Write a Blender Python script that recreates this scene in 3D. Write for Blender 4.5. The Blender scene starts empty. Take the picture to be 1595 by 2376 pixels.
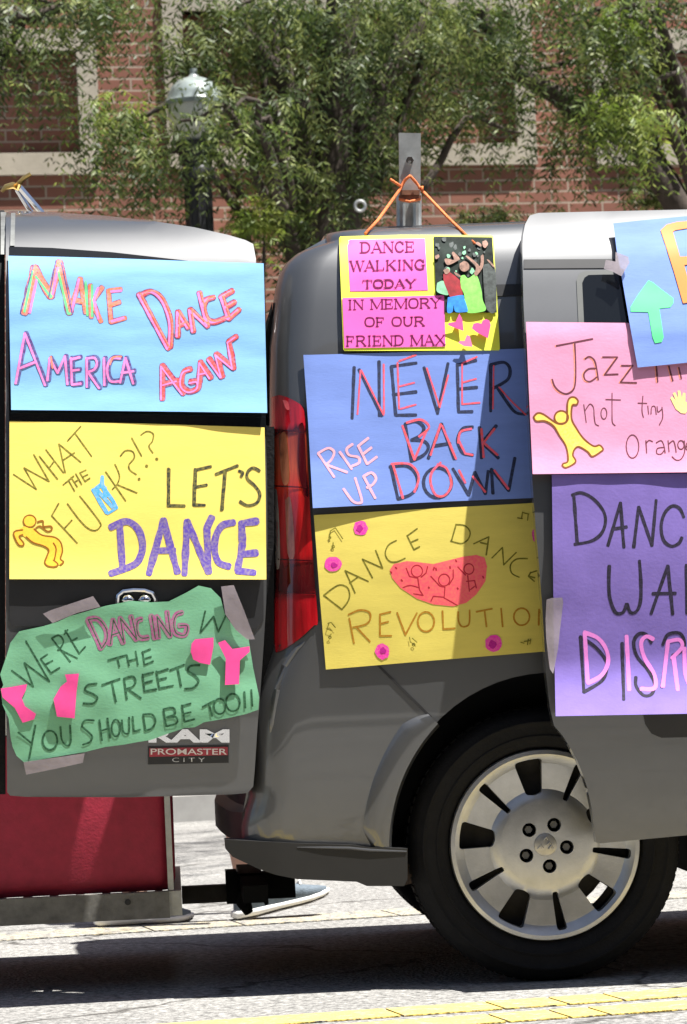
import bpy, bmesh, math, random
import numpy as np
from mathutils import Vector, Matrix, noise
from mathutils.geometry import delaunay_2d_cdt
rnd = random.Random(7)
R_ = math.radians
sc = bpy.context.scene
COL = sc.collection

# ------------------------------------------------------------------ camera, sky, sun, exposure
FPX = 8000.0
YAW, PITCH, ROLL, ZC = R_(3.0), R_(2.47), R_(2.6), 8.05
fw = Vector((math.sin(YAW)*math.cos(PITCH), math.cos(YAW)*math.cos(PITCH), math.sin(PITCH)))
r0 = Vector((math.cos(YAW), -math.sin(YAW), 0)); u0 = r0.cross(fw)
CR = r0*math.cos(ROLL) - u0*math.sin(ROLL); CU = u0*math.cos(ROLL) + r0*math.sin(ROLL)
CAM = Vector((0, .03, .312)) - ZC*(fw + CR*((1268-797.5)/FPX) - CU*((1967-1188)/FPX))
cd = bpy.data.cameras.new('camera'); cam = bpy.data.objects.new('camera', cd); COL.objects.link(cam)
m3 = Matrix((CR, CU, -fw)).transposed()
cam.matrix_world = Matrix.Translation(CAM) @ m3.to_4x4()
cd.sensor_fit = 'VERTICAL'; cd.sensor_height = 36; cd.sensor_width = 36*1595/2376
cd.lens = 36*FPX/2376; cd.clip_start = .1; cd.clip_end = 2000
cd.dof.use_dof = True; cd.dof.focus_distance = 8.1; cd.dof.aperture_fstop = 13
sc.camera = cam

SUN = Vector((.34, -.152, .928)).normalized()          # towards the sun
w = bpy.data.worlds.new('World'); sc.world = w; w.use_nodes = True
nt = w.node_tree; bg = nt.nodes['Background']
sky = nt.nodes.new('ShaderNodeTexSky'); sky.sky_type = 'NISHITA'; sky.sun_disc = False
sky.sun_elevation = math.asin(SUN.z); sky.sun_rotation = math.atan2(SUN.x, SUN.y)
sky.air_density = 1.0; sky.dust_density = 1.5
nt.links.new(sky.outputs[0], bg.inputs[0]); bg.inputs[1].default_value = .048
sl = bpy.data.lights.new('sun', 'SUN'); sl.energy = 5.0; sl.angle = R_(.5); sl.color = (1, .97, .92)
so = bpy.data.objects.new('sun', sl); COL.objects.link(so)
so.rotation_euler = SUN.to_track_quat('Z', 'Y').to_euler(); so.location = (6, -6, 14)
sc.view_settings.view_transform = 'Standard'; sc.view_settings.look = 'None'
sc.view_settings.exposure = 1.3; sc.view_settings.gamma = 1

# ------------------------------------------------------------------ geometry helpers
def ray(x, y): return fw + CR*((x-797.5)/FPX) - CU*((y-1188)/FPX)
def px(x, y, Y):
    d = ray(x, y); return CAM + d*((Y-CAM.y)/d.y)
def ground(x, y, z=0):
    d = ray(x, y); return CAM + d*((z-CAM.z)/d.z)
def hit(x, y, Yf, off=0.0):
    Y = 0.0
    for _ in range(7):
        p = px(x, y, Y); Y = Yf(p.x, p.z) - off
    return px(x, y, Y)
SA = R_(10)                                            # the street runs 10 degrees off the van
SX = Vector((math.cos(SA), math.sin(SA), 0)); SY = Vector((-math.sin(SA), math.cos(SA), 0))
def S(a, b, z): return SX*a + SY*b + Vector((0, 0, z))
def pxs(x, y, D):                                      # point on the street-parallel plane D metres away from the van
    d = ray(x, y); return CAM + d*((D-CAM.dot(SY))/d.dot(SY))
def sc_of(p): return (p.dot(SX), p.dot(SY), p.z)

def srgb(r, g, b):
    f = lambda c: (c/12.92 if c <= .04045 else ((c+.055)/1.055)**2.4)
    return (f(r/255), f(g/255), f(b/255))

def box(bm, a, b, mi=0):
    vs = [bm.verts.new((x, y, z)) for x in (a[0], b[0]) for y in (a[1], b[1]) for z in (a[2], b[2])]
    for q in ((0,1,3,2), (4,6,7,5), (0,4,5,1), (2,3,7,6), (0,2,6,4), (1,5,7,3)):
        f = bm.faces.new([vs[i] for i in q]); f.material_index = mi
    return vs
def sbox(bm, a, b, mi=0):                              # box in street coordinates
    n = len(bm.verts); vs = box(bm, a, b, mi)
    for v in vs: v.co = S(*v.co)
def tube(bm, pts, r, seg=10, cap=True, mi=0):
    pts = [Vector(p) for p in pts]; n = len(pts)
    rs = r if isinstance(r, (list, tuple)) else [r]*n
    rings = []; ref = Vector((0, 0, 1))
    for i, p in enumerate(pts):
        t = (pts[min(i+1, n-1)] - pts[max(i-1, 0)]).normalized()
        if abs(t.dot(ref)) > .95: ref = Vector((0, 1, 0)) if abs(t.y) < .9 else Vector((1, 0, 0))
        a = t.cross(ref).normalized(); b = t.cross(a)
        rings.append([bm.verts.new(p + (a*math.cos(2*math.pi*k/seg) + b*math.sin(2*math.pi*k/seg))*rs[i]) for k in range(seg)])
    for i in range(n-1):
        for k in range(seg):
            f = bm.faces.new((rings[i][k], rings[i][(k+1) % seg], rings[i+1][(k+1) % seg], rings[i+1][k])); f.material_index = mi
    if cap:
        bm.faces.new(rings[0][::-1]).material_index = mi; bm.faces.new(rings[-1]).material_index = mi
def lathe(bm, prof, seg, fn, closed=False, mi=0):      # prof [(r, h)], fn(r*cos, r*sin, h) -> point
    rings = []
    for r, h in prof:
        rings.append([bm.verts.new(fn(r*math.cos(2*math.pi*k/seg), r*math.sin(2*math.pi*k/seg), h)) for k in range(seg)])
    m = len(prof)
    for i in range(m if closed else m-1):
        j = (i+1) % m
        for k in range(seg):
            f = bm.faces.new((rings[i][k], rings[i][(k+1) % seg], rings[j][(k+1) % seg], rings[j][k])); f.material_index = mi
    return rings

def patch(bm, poly, Yf, off=0.0, thick=0.0, step=26, mi=0):
    """polygon given in photo pixels, laid on the real surface Yf; thick gives it a back and sides"""
    xs = [p[0] for p in poly]; ys = [p[1] for p in poly]
    co = [Vector(p) for p in poly]; n = len(co)
    from mathutils.geometry import intersect_point_line
    def inside(x, y):
        c = False; j = n-1
        for i in range(n):
            if (co[i].y > y) != (co[j].y > y) and x < (co[j].x-co[i].x)*(y-co[i].y)/(co[j].y-co[i].y)+co[i].x: c = not c
            j = i
        return c
    def dist(x, y):
        best = 1e9; p = Vector((x, y))
        for i in range(n):
            a = co[i]; b = co[(i+1) % n]; ab = b-a
            t = max(0, min(1, (p-a).dot(ab)/max(ab.length_squared, 1e-9)))
            best = min(best, (a+ab*t-p).length)
        return best
    # densify outline
    out = []
    for i in range(n):
        a = co[i]; b = co[(i+1) % n]; k = max(1, int((b-a).length/step))
        for q in range(k): out.append(a.lerp(b, q/k))
    m = len(out); pts = list(out)
    y = min(ys) + step*.5
    while y < max(ys):
        x = min(xs) + step*.5
        while x < max(xs):
            if inside(x, y) and dist(x, y) > step*.3: pts.append(Vector((x, y)))
            x += step
        y += step
    V, E, F, ov, oe, of = delaunay_2d_cdt(pts, [], [list(range(m))], 1, 1e-4)
    fr = [bm.verts.new(hit(v.x, v.y, Yf, off)) for v in V]
    for f in F:
        vs = [fr[i] for i in f]
        fc = bm.faces.new(vs); fc.material_index = mi
        fc.normal_update()
        if fc.normal.y > 0: fc.normal_flip()
    if thick:
        bk = [bm.verts.new(v.co + Vector((0, thick, 0))) for v in fr]
        for f in F:
            fc = bm.faces.new([bk[i] for i in f]); fc.material_index = mi
            fc.normal_update()
            if fc.normal.y < 0: fc.normal_flip()
        idx = {}
        cnt = {}
        for f in F:
            for i in range(len(f)):
                e = tuple(sorted((f[i], f[(i+1) % len(f)]))); cnt[e] = cnt.get(e, 0)+1
        for (a, b), c in cnt.items():
            if c == 1: bm.faces.new((fr[a], fr[b], bk[b], bk[a])).material_index = mi
        bmesh.ops.recalc_face_normals(bm, faces=bm.faces[:])

def link(o): COL.objects.link(o); return o
ROOTM = {}
def root_matrix(o):
    while o.parent: o = o.parent
    return ROOTM[o.name]
def pieces(bm):
    """far-apart pieces of one mesh: lists of vertex indices"""
    bm.verts.index_update(); n = len(bm.verts); isl = [-1]*n; k = 0; groups = []
    for v in bm.verts:
        if isl[v.index] >= 0: continue
        st = [v]; isl[v.index] = k; g = []
        while st:
            q = st.pop(); g.append(q)
            for e in q.link_edges:
                o = e.other_vert(q)
                if isl[o.index] < 0: isl[o.index] = k; st.append(o)
        groups.append(g); k += 1
    if k < 2 or k > 260: return [list(range(n))]
    co = [np.array([tuple(v.co) for v in g]) for g in groups]
    lo = np.array([c.min(0) for c in co]); hi = np.array([c.max(0) for c in co]); sz = (hi-lo).max(1)
    par = list(range(k))
    def find(i):
        while par[i] != i: i = par[i]
        return i
    for i in range(k):
        gap = np.maximum(0, np.maximum(lo[i]-hi, lo-hi[i])); d = np.sqrt((gap**2).sum(1))
        for j in np.nonzero(d <= np.maximum(.02, .5*np.maximum(sz[i], sz))*.98)[0]:
            a, b = find(i), find(int(j))
            if a != b: par[a] = b
    out = {}
    for i in range(k): out.setdefault(find(i), []).extend(v.index for v in groups[i])
    return list(out.values())
def obj(name, bm, mats, parent=None, sharp=35, rot=0.0, base=None, label=None):
    if parent is not None:
        ps = pieces(bm)
        if len(ps) > 1:                                # every far-apart piece becomes a part of its own
            ps.sort(key=len, reverse=True); first = None
            for p in ps:
                keep = set(p); c = bm.copy(); c.verts.index_update()
                bmesh.ops.delete(c, geom=[v for v in c.verts if v.index not in keep], context='VERTS')
                o = obj1(name, c, mats, parent, sharp, rot, base, label); first = first or o
            bm.free(); return first
    return obj1(name, bm, mats, parent, sharp, rot, base, label)
def obj1(name, bm, mats, parent=None, sharp=35, rot=0.0, base=None, label=None):
    if not isinstance(mats, (list, tuple)): mats = [mats]
    me = bpy.data.meshes.new(name)
    if parent is None:
        if base is None:
            xs = [v.co for v in bm.verts]
            mn = [min(c[i] for c in xs) for i in range(3)]; mx = [max(c[i] for c in xs) for i in range(3)]
            base = Vector(((mn[0]+mx[0])/2, (mn[1]+mx[1])/2, mn[2]))
        M = Matrix.Translation(base) @ Matrix.Rotation(rot, 4, 'Z')
    else: M = root_matrix(parent)
    bm.transform(M.inverted()); bm.to_mesh(me); bm.free()
    for m in mats: me.materials.append(m)
    for p in me.polygons: p.use_smooth = True
    if sharp: me.set_sharp_from_angle(angle=R_(sharp))
    o = link(bpy.data.objects.new(name, me))
    if parent is None: o.matrix_world = M; ROOTM[o.name] = M
    else: o.parent = parent
    if label: o['label'] = label
    return o
def thing(name, label, cat, loc=(0, 0, 0), rot=0.0, group=None):
    o = link(bpy.data.objects.new(name, None)); o.empty_display_size = .2
    M = Matrix.Translation(Vector(loc)) @ Matrix.Rotation(rot, 4, 'Z'); o.matrix_world = M; ROOTM[o.name] = M
    o['label'] = label; o['category'] = cat
    if group: o['group'] = group
    return o
def tag(o, label, cat, group=None):
    o['label'] = label; o['category'] = cat
    if group: o['group'] = group
    return o
def struct(o, kind='structure'):
    o['kind'] = kind; return o
def NB(): return bmesh.new()

# ------------------------------------------------------------------ materials
def mat(name, col, rough=.6, metal=0.0, var=0.0, scale=8.0, coat=0.0, bump=0.0, bscale=60.0, spec=.5, col2=None, stretch=None, trans=0.0):
    m = bpy.data.materials.new(name); m.use_nodes = True; t = m.node_tree; b = t.nodes['Principled BSDF']
    b.inputs['Roughness'].default_value = rough; b.inputs['Metallic'].default_value = metal
    b.inputs['Coat Weight'].default_value = coat; b.inputs['Coat Roughness'].default_value = .04
    b.inputs['Specular IOR Level'].default_value = spec
    b.inputs['Base Color'].default_value = (*col, 1)
    tc = t.nodes.new('ShaderNodeTexCoord'); src = tc.outputs['Object']
    if stretch:
        mp = t.nodes.new('ShaderNodeMapping'); mp.inputs['Scale'].default_value = stretch
        t.links.new(src, mp.inputs[0]); src = mp.outputs[0]
    if var or col2:
        n = t.nodes.new('ShaderNodeTexNoise'); n.inputs['Scale'].default_value = scale; n.inputs['Detail'].default_value = 6; n.inputs['Roughness'].default_value = .65
        t.links.new(src, n.inputs['Vector'])
        rp = t.nodes.new('ShaderNodeValToRGB'); rp.color_ramp.elements[0].position = .3; rp.color_ramp.elements[1].position = .7
        a = [max(0, c*(1-var)) for c in col]; c2 = col2 if col2 else [min(1, c*(1+var)) for c in col]
        rp.color_ramp.elements[0].color = (*a, 1); rp.color_ramp.elements[1].color = (*c2, 1)
        t.links.new(n.outputs[0], rp.inputs[0]); t.links.new(rp.outputs[0], b.inputs['Base Color'])
    if bump:
        n2 = t.nodes.new('ShaderNodeTexNoise'); n2.inputs['Scale'].default_value = bscale; n2.inputs['Detail'].default_value = 4
        t.links.new(src, n2.inputs['Vector'])
        bp = t.nodes.new('ShaderNodeBump'); bp.inputs['Strength'].default_value = bump; bp.inputs['Distance'].default_value = .01
        t.links.new(n2.outputs[0], bp.inputs['Height']); t.links.new(bp.outputs[0], b.inputs['Normal'])
    if trans: b.inputs['Transmission Weight'].default_value = trans
    return m
def ink(name, col, paper, cover=.8, scale=170):
    """marker / crayon ink: the paper shows through in streaks"""
    m = bpy.data.materials.new(name); m.use_nodes = True; t = m.node_tree; b = t.nodes['Principled BSDF']
    b.inputs['Roughness'].default_value = .75; b.inputs['Specular IOR Level'].default_value = .25
    tc = t.nodes.new('ShaderNodeTexCoord'); n = t.nodes.new('ShaderNodeTexNoise'); n.inputs['Scale'].default_value = scale; n.inputs['Detail'].default_value = 5
    t.links.new(tc.outputs['Object'], n.inputs['Vector'])
    rp = t.nodes.new('ShaderNodeValToRGB'); rp.color_ramp.elements[0].position = .38; rp.color_ramp.elements[1].position = .66; cover = max(0, cover-.03)
    rp.color_ramp.elements[0].color = (*col, 1)
    rp.color_ramp.elements[1].color = (*[c*cover + p*(1-cover) for c, p in zip(col, paper)], 1)
    t.links.new(n.outputs[0], rp.inputs[0]); t.links.new(rp.outputs[0], b.inputs['Base Color'])
    return m

paint = mat('granite_paint', (.112, .114, .117), .43, .70, .06, 3, coat=1.0)
black_trim = mat('black_trim', (.018, .018, .02), .45, 0, .2, 10)
rubber = mat('rubber', (.007, .007, .008), .8, 0, .25, 20, bump=.2, bscale=120, spec=.25)
glass_dark = mat('dark_glass', (.006, .007, .008), .06, 0, spec=.6)
inner_dark = mat('dark_interior', (.02, .02, .022), .85)
silver = mat('silver_rim', (.45, .455, .46), .36, .75, .16, 14, bump=.05, bscale=200)
chrome = mat('chrome', (.75, .75, .76), .12, 1.0)
galv = mat('galvanised_steel', (.42, .43, .42), .42, .7, .2, 25, bump=.05)
steel_dirty = mat('weathered_steel', (.17, .165, .15), .6, .35, .35, 22, bump=.15)

# ------------------------------------------------------------------ ground, road, street
def asphalt():
    m = bpy.data.materials.new('asphalt'); m.use_nodes = True; t = m.node_tree; b = t.nodes['Principled BSDF']
    b.inputs['Roughness'].default_value = .9; b.inputs['Specular IOR Level'].default_value = .3
    tc = t.nodes.new('ShaderNodeTexCoord')
    n = t.nodes.new('ShaderNodeTexNoise'); n.inputs['Scale'].default_value = 48; n.inputs['Detail'].default_value = 8; n.inputs['Roughness'].default_value = .75
    n2 = t.nodes.new('ShaderNodeTexNoise'); n2.inputs['Scale'].default_value = 1.3; n2.inputs['Detail'].default_value = 5
    v = t.nodes.new('ShaderNodeTexVoronoi'); v.inputs['Scale'].default_value = 110
    for q in (n, n2, v): t.links.new(tc.outputs['Object'], q.inputs['Vector'])
    rp = t.nodes.new('ShaderNodeValToRGB'); e = rp.color_ramp.elements
    e[0].position = .36; e[0].color = (.075, .074, .072, 1); e[1].position = .62; e[1].color = (.43, .42, .40, 1)
    t.links.new(n.outputs[0], rp.inputs[0])
    mx = t.nodes.new('ShaderNodeMix'); mx.data_type = 'RGBA'; mx.blend_type = 'MULTIPLY'; mx.inputs[0].default_value = .55
    rp2 = t.nodes.new('ShaderNodeValToRGB'); rp2.color_ramp.elements[0].position = .3; rp2.color_ramp.elements[1].position = .7
    rp2.color_ramp.elements[0].color = (.5, .5, .5, 1); rp2.color_ramp.elements[1].color = (1, 1, .98, 1)
    t.links.new(n2.outputs[0], rp2.inputs[0]); t.links.new(rp.outputs[0], mx.inputs[6]); t.links.new(rp2.outputs[0], mx.inputs[7])
    ve = t.nodes.new('ShaderNodeTexVoronoi'); ve.feature = 'DISTANCE_TO_EDGE'; ve.inputs['Scale'].default_value = .55   # fine cracks
    nd = t.nodes.new('ShaderNodeTexNoise'); nd.inputs['Scale'].default_value = 3.0; nd.inputs['Detail'].default_value = 6; t.links.new(tc.outputs['Object'], nd.inputs['Vector'])
    va = t.nodes.new('ShaderNodeVectorMath'); va.operation = 'MULTIPLY_ADD'; va.inputs[1].default_value = (.5, .5, .5); t.links.new(nd.outputs[1], va.inputs[0]); t.links.new(tc.outputs['Object'], va.inputs[2]); t.links.new(va.outputs[0], ve.inputs['Vector'])
    r3 = t.nodes.new('ShaderNodeValToRGB'); r3.color_ramp.elements[0].position = .002; r3.color_ramp.elements[1].position = .009; r3.color_ramp.elements[0].color = (.3, .29, .28, 1); r3.color_ramp.elements[1].color = (1, 1, 1, 1); t.links.new(ve.outputs['Distance'], r3.inputs[0])
    m2 = t.nodes.new('ShaderNodeMix'); m2.data_type = 'RGBA'; m2.blend_type = 'MULTIPLY'; m2.inputs[0].default_value = 1; t.links.new(mx.outputs[2], m2.inputs[6]); t.links.new(r3.outputs[0], m2.inputs[7])
    t.links.new(m2.outputs[2], b.inputs['Base Color'])
    bp = t.nodes.new('ShaderNodeBump'); bp.inputs['Strength'].default_value = .6; bp.inputs['Distance'].default_value = .006
    t.links.new(v.outputs[0], bp.inputs['Height']); t.links.new(bp.outputs[0], b.inputs['Normal'])
    return m
def yellow_paint(c=(.62, .47, .13), lo=.36, hi=.50):
    m = asphalt(); m.name = 'worn_yellow_paint'; t = m.node_tree; b = t.nodes['Principled BSDF']
    old = b.inputs['Base Color'].links[0].from_socket
    tc = t.nodes.new('ShaderNodeTexCoord')
    n = t.nodes.new('ShaderNodeTexNoise'); n.inputs['Scale'].default_value = 26; n.inputs['Detail'].default_value = 8; n.inputs['Roughness'].default_value = .7
    t.links.new(tc.outputs['Object'], n.inputs['Vector'])
    rp = t.nodes.new('ShaderNodeValToRGB'); rp.color_ramp.elements[0].position = lo; rp.color_ramp.elements[1].position = hi
    rp.color_ramp.elements[0].color = (0, 0, 0, 1); rp.color_ramp.elements[1].color = (1, 1, 1, 1)
    t.links.new(n.outputs[0], rp.inputs[0])
    mx = t.nodes.new('ShaderNodeMix'); mx.data_type = 'RGBA'; mx.inputs[7].default_value = (*c, 1)
    t.links.new(rp.outputs[0], mx.inputs[0]); t.links.new(old, mx.inputs[6]); t.links.new(mx.outputs[2], b.inputs['Base Color'])
    return m
asph = asphalt(); yel = yellow_paint(); yel2 = yellow_paint((.52, .44, .27), .46, .64)
KERB = 9.3
bm = NB(); sbox(bm, (-150, -150, -.5), (150, 150, -.02)); struct(tag_ := obj('ground', bm, mat('soil', (.16, .14, .12), .95, var=.2), rot=SA, base=Vector((0, 0, -.5))))
bm = NB(); sbox(bm, (-120, -9, -.3), (120, KERB, 0)); struct(obj('road', bm, asph, rot=SA, base=Vector((0, 0, 0))))
conc = mat('sidewalk_concrete', (.26, .255, .24), .9, 0, .18, 5, bump=.1)
bm = NB(); sbox(bm, (-120, KERB, -.3), (120, KERB+.16, .13)); struct(obj('kerb', bm, mat('kerb_concrete', (.34, .33, .31), .9, 0, .15, 6), rot=SA, base=Vector((0, 0, 0))))
bm = NB(); sbox(bm, (-120, KERB+.16, -.3), (120, 11.2, .127)); struct(obj('sidewalk', bm, conc, rot=SA, base=Vector((0, 0, 0))))
bm = NB(); sbox(bm, (-120, -13, -.3), (120, -9, .13)); struct(obj('near_sidewalk', bm, conc, rot=SA, base=Vector((0, 0, 0))))
def line(y0, y1, gaps=(), yel=yel):
    bm = NB(); x = -30.0; cuts = []
    for a in gaps: cuts.append(a)
    edges = [-30.0] + sorted(cuts) + [30.0]
    for a, b in zip(edges[:-1], edges[1:]):
        k = max(1, int((b-a)/1.5)); 
        sbox(bm, (a+.004, y0, .001), (b-.004, y1, .004))
    struct(obj('yellow_line', bm, yel, rot=SA, base=Vector((0, 0, 0))))
ya = sc_of(ground(1400, 2318)); yb = sc_of(ground(1400, 2348)); yc = sc_of(ground(700, 2133))
line(ya[1]-.085, ya[1]+.085, [sc_of(ground(x, 2330))[0] for x in (855, 1130, 1310, 1470)])
line(yb[1]-.085, yb[1]+.085, [sc_of(ground(x, 2350))[0] for x in (1110, 1280, 1392)])
line(yc[1]-.13, yc[1]+.13, [sc_of(ground(x, 2140))[0] for x in (300, 540, 980)], yel2)

# ------------------------------------------------------------------ brick building
def brick():
    m = bpy.data.materials.new('brick'); m.use_nodes = True; t = m.node_tree; b = t.nodes['Principled BSDF']
    b.inputs['Roughness'].default_value = .92; b.inputs['Specular IOR Level'].default_value = .2
    tc = t.nodes.new('ShaderNodeTexCoord'); sp = t.nodes.new('ShaderNodeSeparateXYZ'); cb = t.nodes.new('ShaderNodeCombineXYZ')
    ad = t.nodes.new('ShaderNodeMath'); ad.operation = 'ADD'
    t.links.new(tc.outputs['Object'], sp.inputs[0]); t.links.new(sp.outputs[0], ad.inputs[0]); t.links.new(sp.outputs[1], ad.inputs[1])
    t.links.new(ad.outputs[0], cb.inputs[0]); t.links.new(sp.outputs[2], cb.inputs[1])
    br = t.nodes.new('ShaderNodeTexBrick'); br.inputs['Scale'].default_value = 1; br.inputs['Brick Width'].default_value = .205
    br.inputs['Row Height'].default_value = .0677; br.inputs['Mortar Size'].default_value = .0065; br.inputs['Mortar Smooth'].default_value = .2
    br.inputs['Color1'].default_value = (.31, .142, .105, 1); br.inputs['Color2'].default_value = (.215, .098, .074, 1); br.inputs['Mortar'].default_value = (.40, .32, .26, 1)
    br.inputs['Bias'].default_value = -.1
    t.links.new(cb.outputs[0], br.inputs['Vector'])
    n = t.nodes.new('ShaderNodeTexNoise'); n.inputs['Scale'].default_value = 2.2; n.inputs['Detail'].default_value = 7
    t.links.new(tc.outputs['Object'], n.inputs['Vector'])
    rp = t.nodes.new('ShaderNodeValToRGB'); rp.color_ramp.elements[0].position = .3; rp.color_ramp.elements[1].position = .7
    rp.color_ramp.elements[0].color = (.7, .7, .7, 1); rp.color_ramp.elements[1].color = (1.1, 1.05, 1, 1)
    t.links.new(n.outputs[0], rp.inputs[0])
    mx = t.nodes.new('ShaderNodeMix'); mx.data_type = 'RGBA'; mx.blend_type = 'MULTIPLY'; mx.inputs[0].default_value = .8
    t.links.new(br.outputs[0], mx.inputs[6]); t.links.new(rp.outputs[0], mx.inputs[7]); t.links.new(mx.outputs[2], b.inputs['Base Color'])
    bp = t.nodes.new('ShaderNodeBump'); bp.invert = True; bp.inputs['Strength'].default_value = .7; bp.inputs['Distance'].default_value = .008
    t.links.new(br.outputs['Fac'], bp.inputs['Height']); t.links.new(bp.outputs[0], b.inputs['Normal'])
    return m
WD = 11.5
bl = thing('brick_building', 'red brick building with recessed panels framed in pale stone behind the trees', 'building', S(2, WD, 0), SA)
A = lambda x, y: sc_of(pxs(x, y, WD))
zl = A(205, 395)[2]; zl2 = A(205, 355)[2]; zt = A(60, 120)[2]; zt2 = A(60, 80)[2]
zB = A(480, 27)[2]; zB2 = A(480, 0)[2] + .05
panels = [(A(0, 300)[0]-1.9, A(183, 300)[0], zl2, zt, 'n'), (A(423, 100)[0], A(1192, 200)[0], A(1080, 335)[2], zB, 'n'), (A(1418, 200)[0], A(1418, 200)[0]+2.4, A(1550, 335)[2], A(1540, 118)[2], 'n')]
bw = NB(); bt = NB(); TOP = 9.0; X0 = -14.0; X1 = 26.0
cur = X0
for (a, b, z0, z1, _) in panels:
    sbox(bw, (cur, WD, 0), (a, WD+.5, TOP))
    sbox(bw, (a, WD, 0), (b, WD+.5, z0)); sbox(bw, (a, WD, z1), (b, WD+.5, TOP)); sbox(bw, (a, WD+.10, z0), (b, WD+.5, z1))
    f = .125; e = .035
    wl = .115
    sbox(bt, (a-wl, WD-e, z0-f), (a, WD+.095, z1+f)); sbox(bt, (b, WD-e, z0-f), (b+wl, WD+.095, z1+f))
    sbox(bt, (a+.002, WD-e-.004, z0-f), (b-.002, WD+.095, z0)); sbox(bt, (a+.002, WD-e-.004, z1), (b-.002, WD+.095, z1+f))
    cur = b
sbox(bw, (cur, WD, 0), (X1, WD+.5, TOP))
sbox(bw, (X0, WD+.5, 0), (X1, WD+9, TOP+.1))
brm = brick()
obj('wall', bw, brm, bl)
stone = mat('limestone', (.40, .355, .285), .9, 0, .14, 4, bump=.1)
obj('stone_frame', bt, stone, bl)

nb_ = thing('unseen_building', 'plain brown building behind the viewpoint, added to darken reflections and sky light', 'building', S(-4, -13, 0), SA)  # out of view, added to darken the van's reflections and cut sky light
bm = NB(); sbox(bm, (-40, -20, 0), (34, -13, 9)); obj('wall', bm, mat('unseen_building_brown', (.13, .105, .085), .9, 0, .2, 2), nb_)  # wall of the added, unseen building
bm = NB()
for k in range(-9, 9):
    for z in (.5, 3.6, 6.4): sbox(bm, (k*4-1.3, -13, z), (k*4+1.3, -12.97, z+2.1))
obj('unseen_building_windows', bm, glass_dark, nb_)
# ------------------------------------------------------------------ street lamp
LD = 10.0
lb = ground(470, 1890); lpx = pxs(462, 470, LD)
lc = Vector((lpx.x, lpx.y, 0)); lx, ly, _ = sc_of(lc)
def LZ(y): return pxs(460, y, LD).z
lamp = thing('street_lamp', 'black street lamp with a frosted acorn globe half hidden in leaves', 'street lamp', (lc.x, lc.y, .127))
lampblack = mat('lamp_black', (.017, .017, .02), .5, .2, .2, 14)
pw = 31/ (FPX/18.0)
bm = NB()
def at_lamp(a, b, h): return Vector((lc.x+a, lc.y+b, h))
zneck = LZ(330)
prof = [(.0, .128), (.17, .128), (.17, .30), (.13, .36), (.115, .60), (.09, .70), (pw*1.02, .8), (pw*.98, 2.0), (pw*.92, LZ(425)), (pw*1.28, LZ(418)), (pw*1.3, LZ(395)), (pw*1.05, LZ(385)), (pw*1.5, LZ(350)), (pw*1.62, zneck), (0, zneck)]
lathe(bm, prof, 28, at_lamp)
for k in range(8):                                     # flutes
    a = k*math.pi/4
    tube(bm, [at_lamp(math.cos(a)*pw*.97, math.sin(a)*pw*.97, .85), at_lamp(math.cos(a)*pw*.9, math.sin(a)*pw*.9, LZ(428))], .012, 5)
obj('pole', bm, lampblack, lamp, 40)
gw = 66/(FPX/18.0)
bm = NB()
zg0, zg1 = zneck+.002, LZ(240)
prof = [(gw*.62, zg0)] + [(gw*(.62+.38*math.sin(t*math.pi/2)**.9), zg0+(zg1-zg0)*t) for t in (.15, .3, .45, .6, .75, .9, 1.0)]
lathe(bm, prof, 32, at_lamp)
globe_m = mat('frosted_globe', (.60, .58, .52), .4, 0, .2, 9)
obj('globe', bm, globe_m, lamp)
bm = NB()
prof = [(gw*1.04, zg1-.012), (gw*1.06, zg1+.012), (gw*.98, zg1+.03), (gw*.95, LZ(218)), (gw*.80, LZ(200)), (gw*.55, LZ(186)), (gw*.2, LZ(178)), (0.02, LZ(172)), (.02, LZ(160)), (0, LZ(158))]
lathe(bm, prof, 32, at_lamp)
obj('cap', bm, mat('lamp_cap', (.27, .31, .30), .3, .15, .35, 10), lamp)

# ------------------------------------------------------------------ foliage
def leaf_mat(name, c1, c2, c3):
    m = bpy.data.materials.new(name); m.use_nodes = True; t = m.node_tree; b = t.nodes['Principled BSDF']
    b.inputs['Roughness'].default_value = .5; b.inputs['Specular IOR Level'].default_value = .35
    at = t.nodes.new('ShaderNodeAttribute'); at.attribute_name = 'tone'; g = t.nodes.new('ShaderNodeNewGeometry'); mm = t.nodes.new('ShaderNodeMath'); mm.operation = 'MULTIPLY_ADD'; mm.inputs[1].default_value = .38; t.links.new(g.outputs['Random Per Island'], mm.inputs[0]); t.links.new(at.outputs['Fac'], mm.inputs[2]); rp = t.nodes.new('ShaderNodeValToRGB'); e = rp.color_ramp.elements
    e[0].color = (*c1, 1); e[1].color = (*c3, 1); e[0].position = 0; q = e.new(.55); q.color = (*c2, 1)
    t.links.new(mm.outputs[0], rp.inputs[0]); t.links.new(rp.outputs[0], b.inputs['Base Color'])
    tr = t.nodes.new('ShaderNodeBsdfTranslucent'); ms = t.nodes.new('ShaderNodeMixShader'); ms.inputs[0].default_value = .32
    hs = t.nodes.new('ShaderNodeHueSaturation'); hs.inputs['Value'].default_value = 1.7; hs.inputs['Saturation'].default_value = 1.1
    t.links.new(rp.outputs[0], hs.inputs['Color']); t.links.new(hs.outputs[0], tr.inputs[0])
    o = t.nodes['Material Output']; t.links.new(b.outputs[0], ms.inputs[1]); t.links.new(tr.outputs[0], ms.inputs[2]); t.links.new(ms.outputs[0], o.inputs[0])
    return m
leaf = leaf_mat('leaf', (.020, .036, .013), (.068, .098, .028), (.26, .29, .10))
leaf_y = leaf_mat('leaf_yellow_sunlit', (.07, .11, .022), (.15, .21, .04), (.33, .37, .10))  # yellow bush leaves; on the trees, sunlight put into the leaf colour
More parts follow.
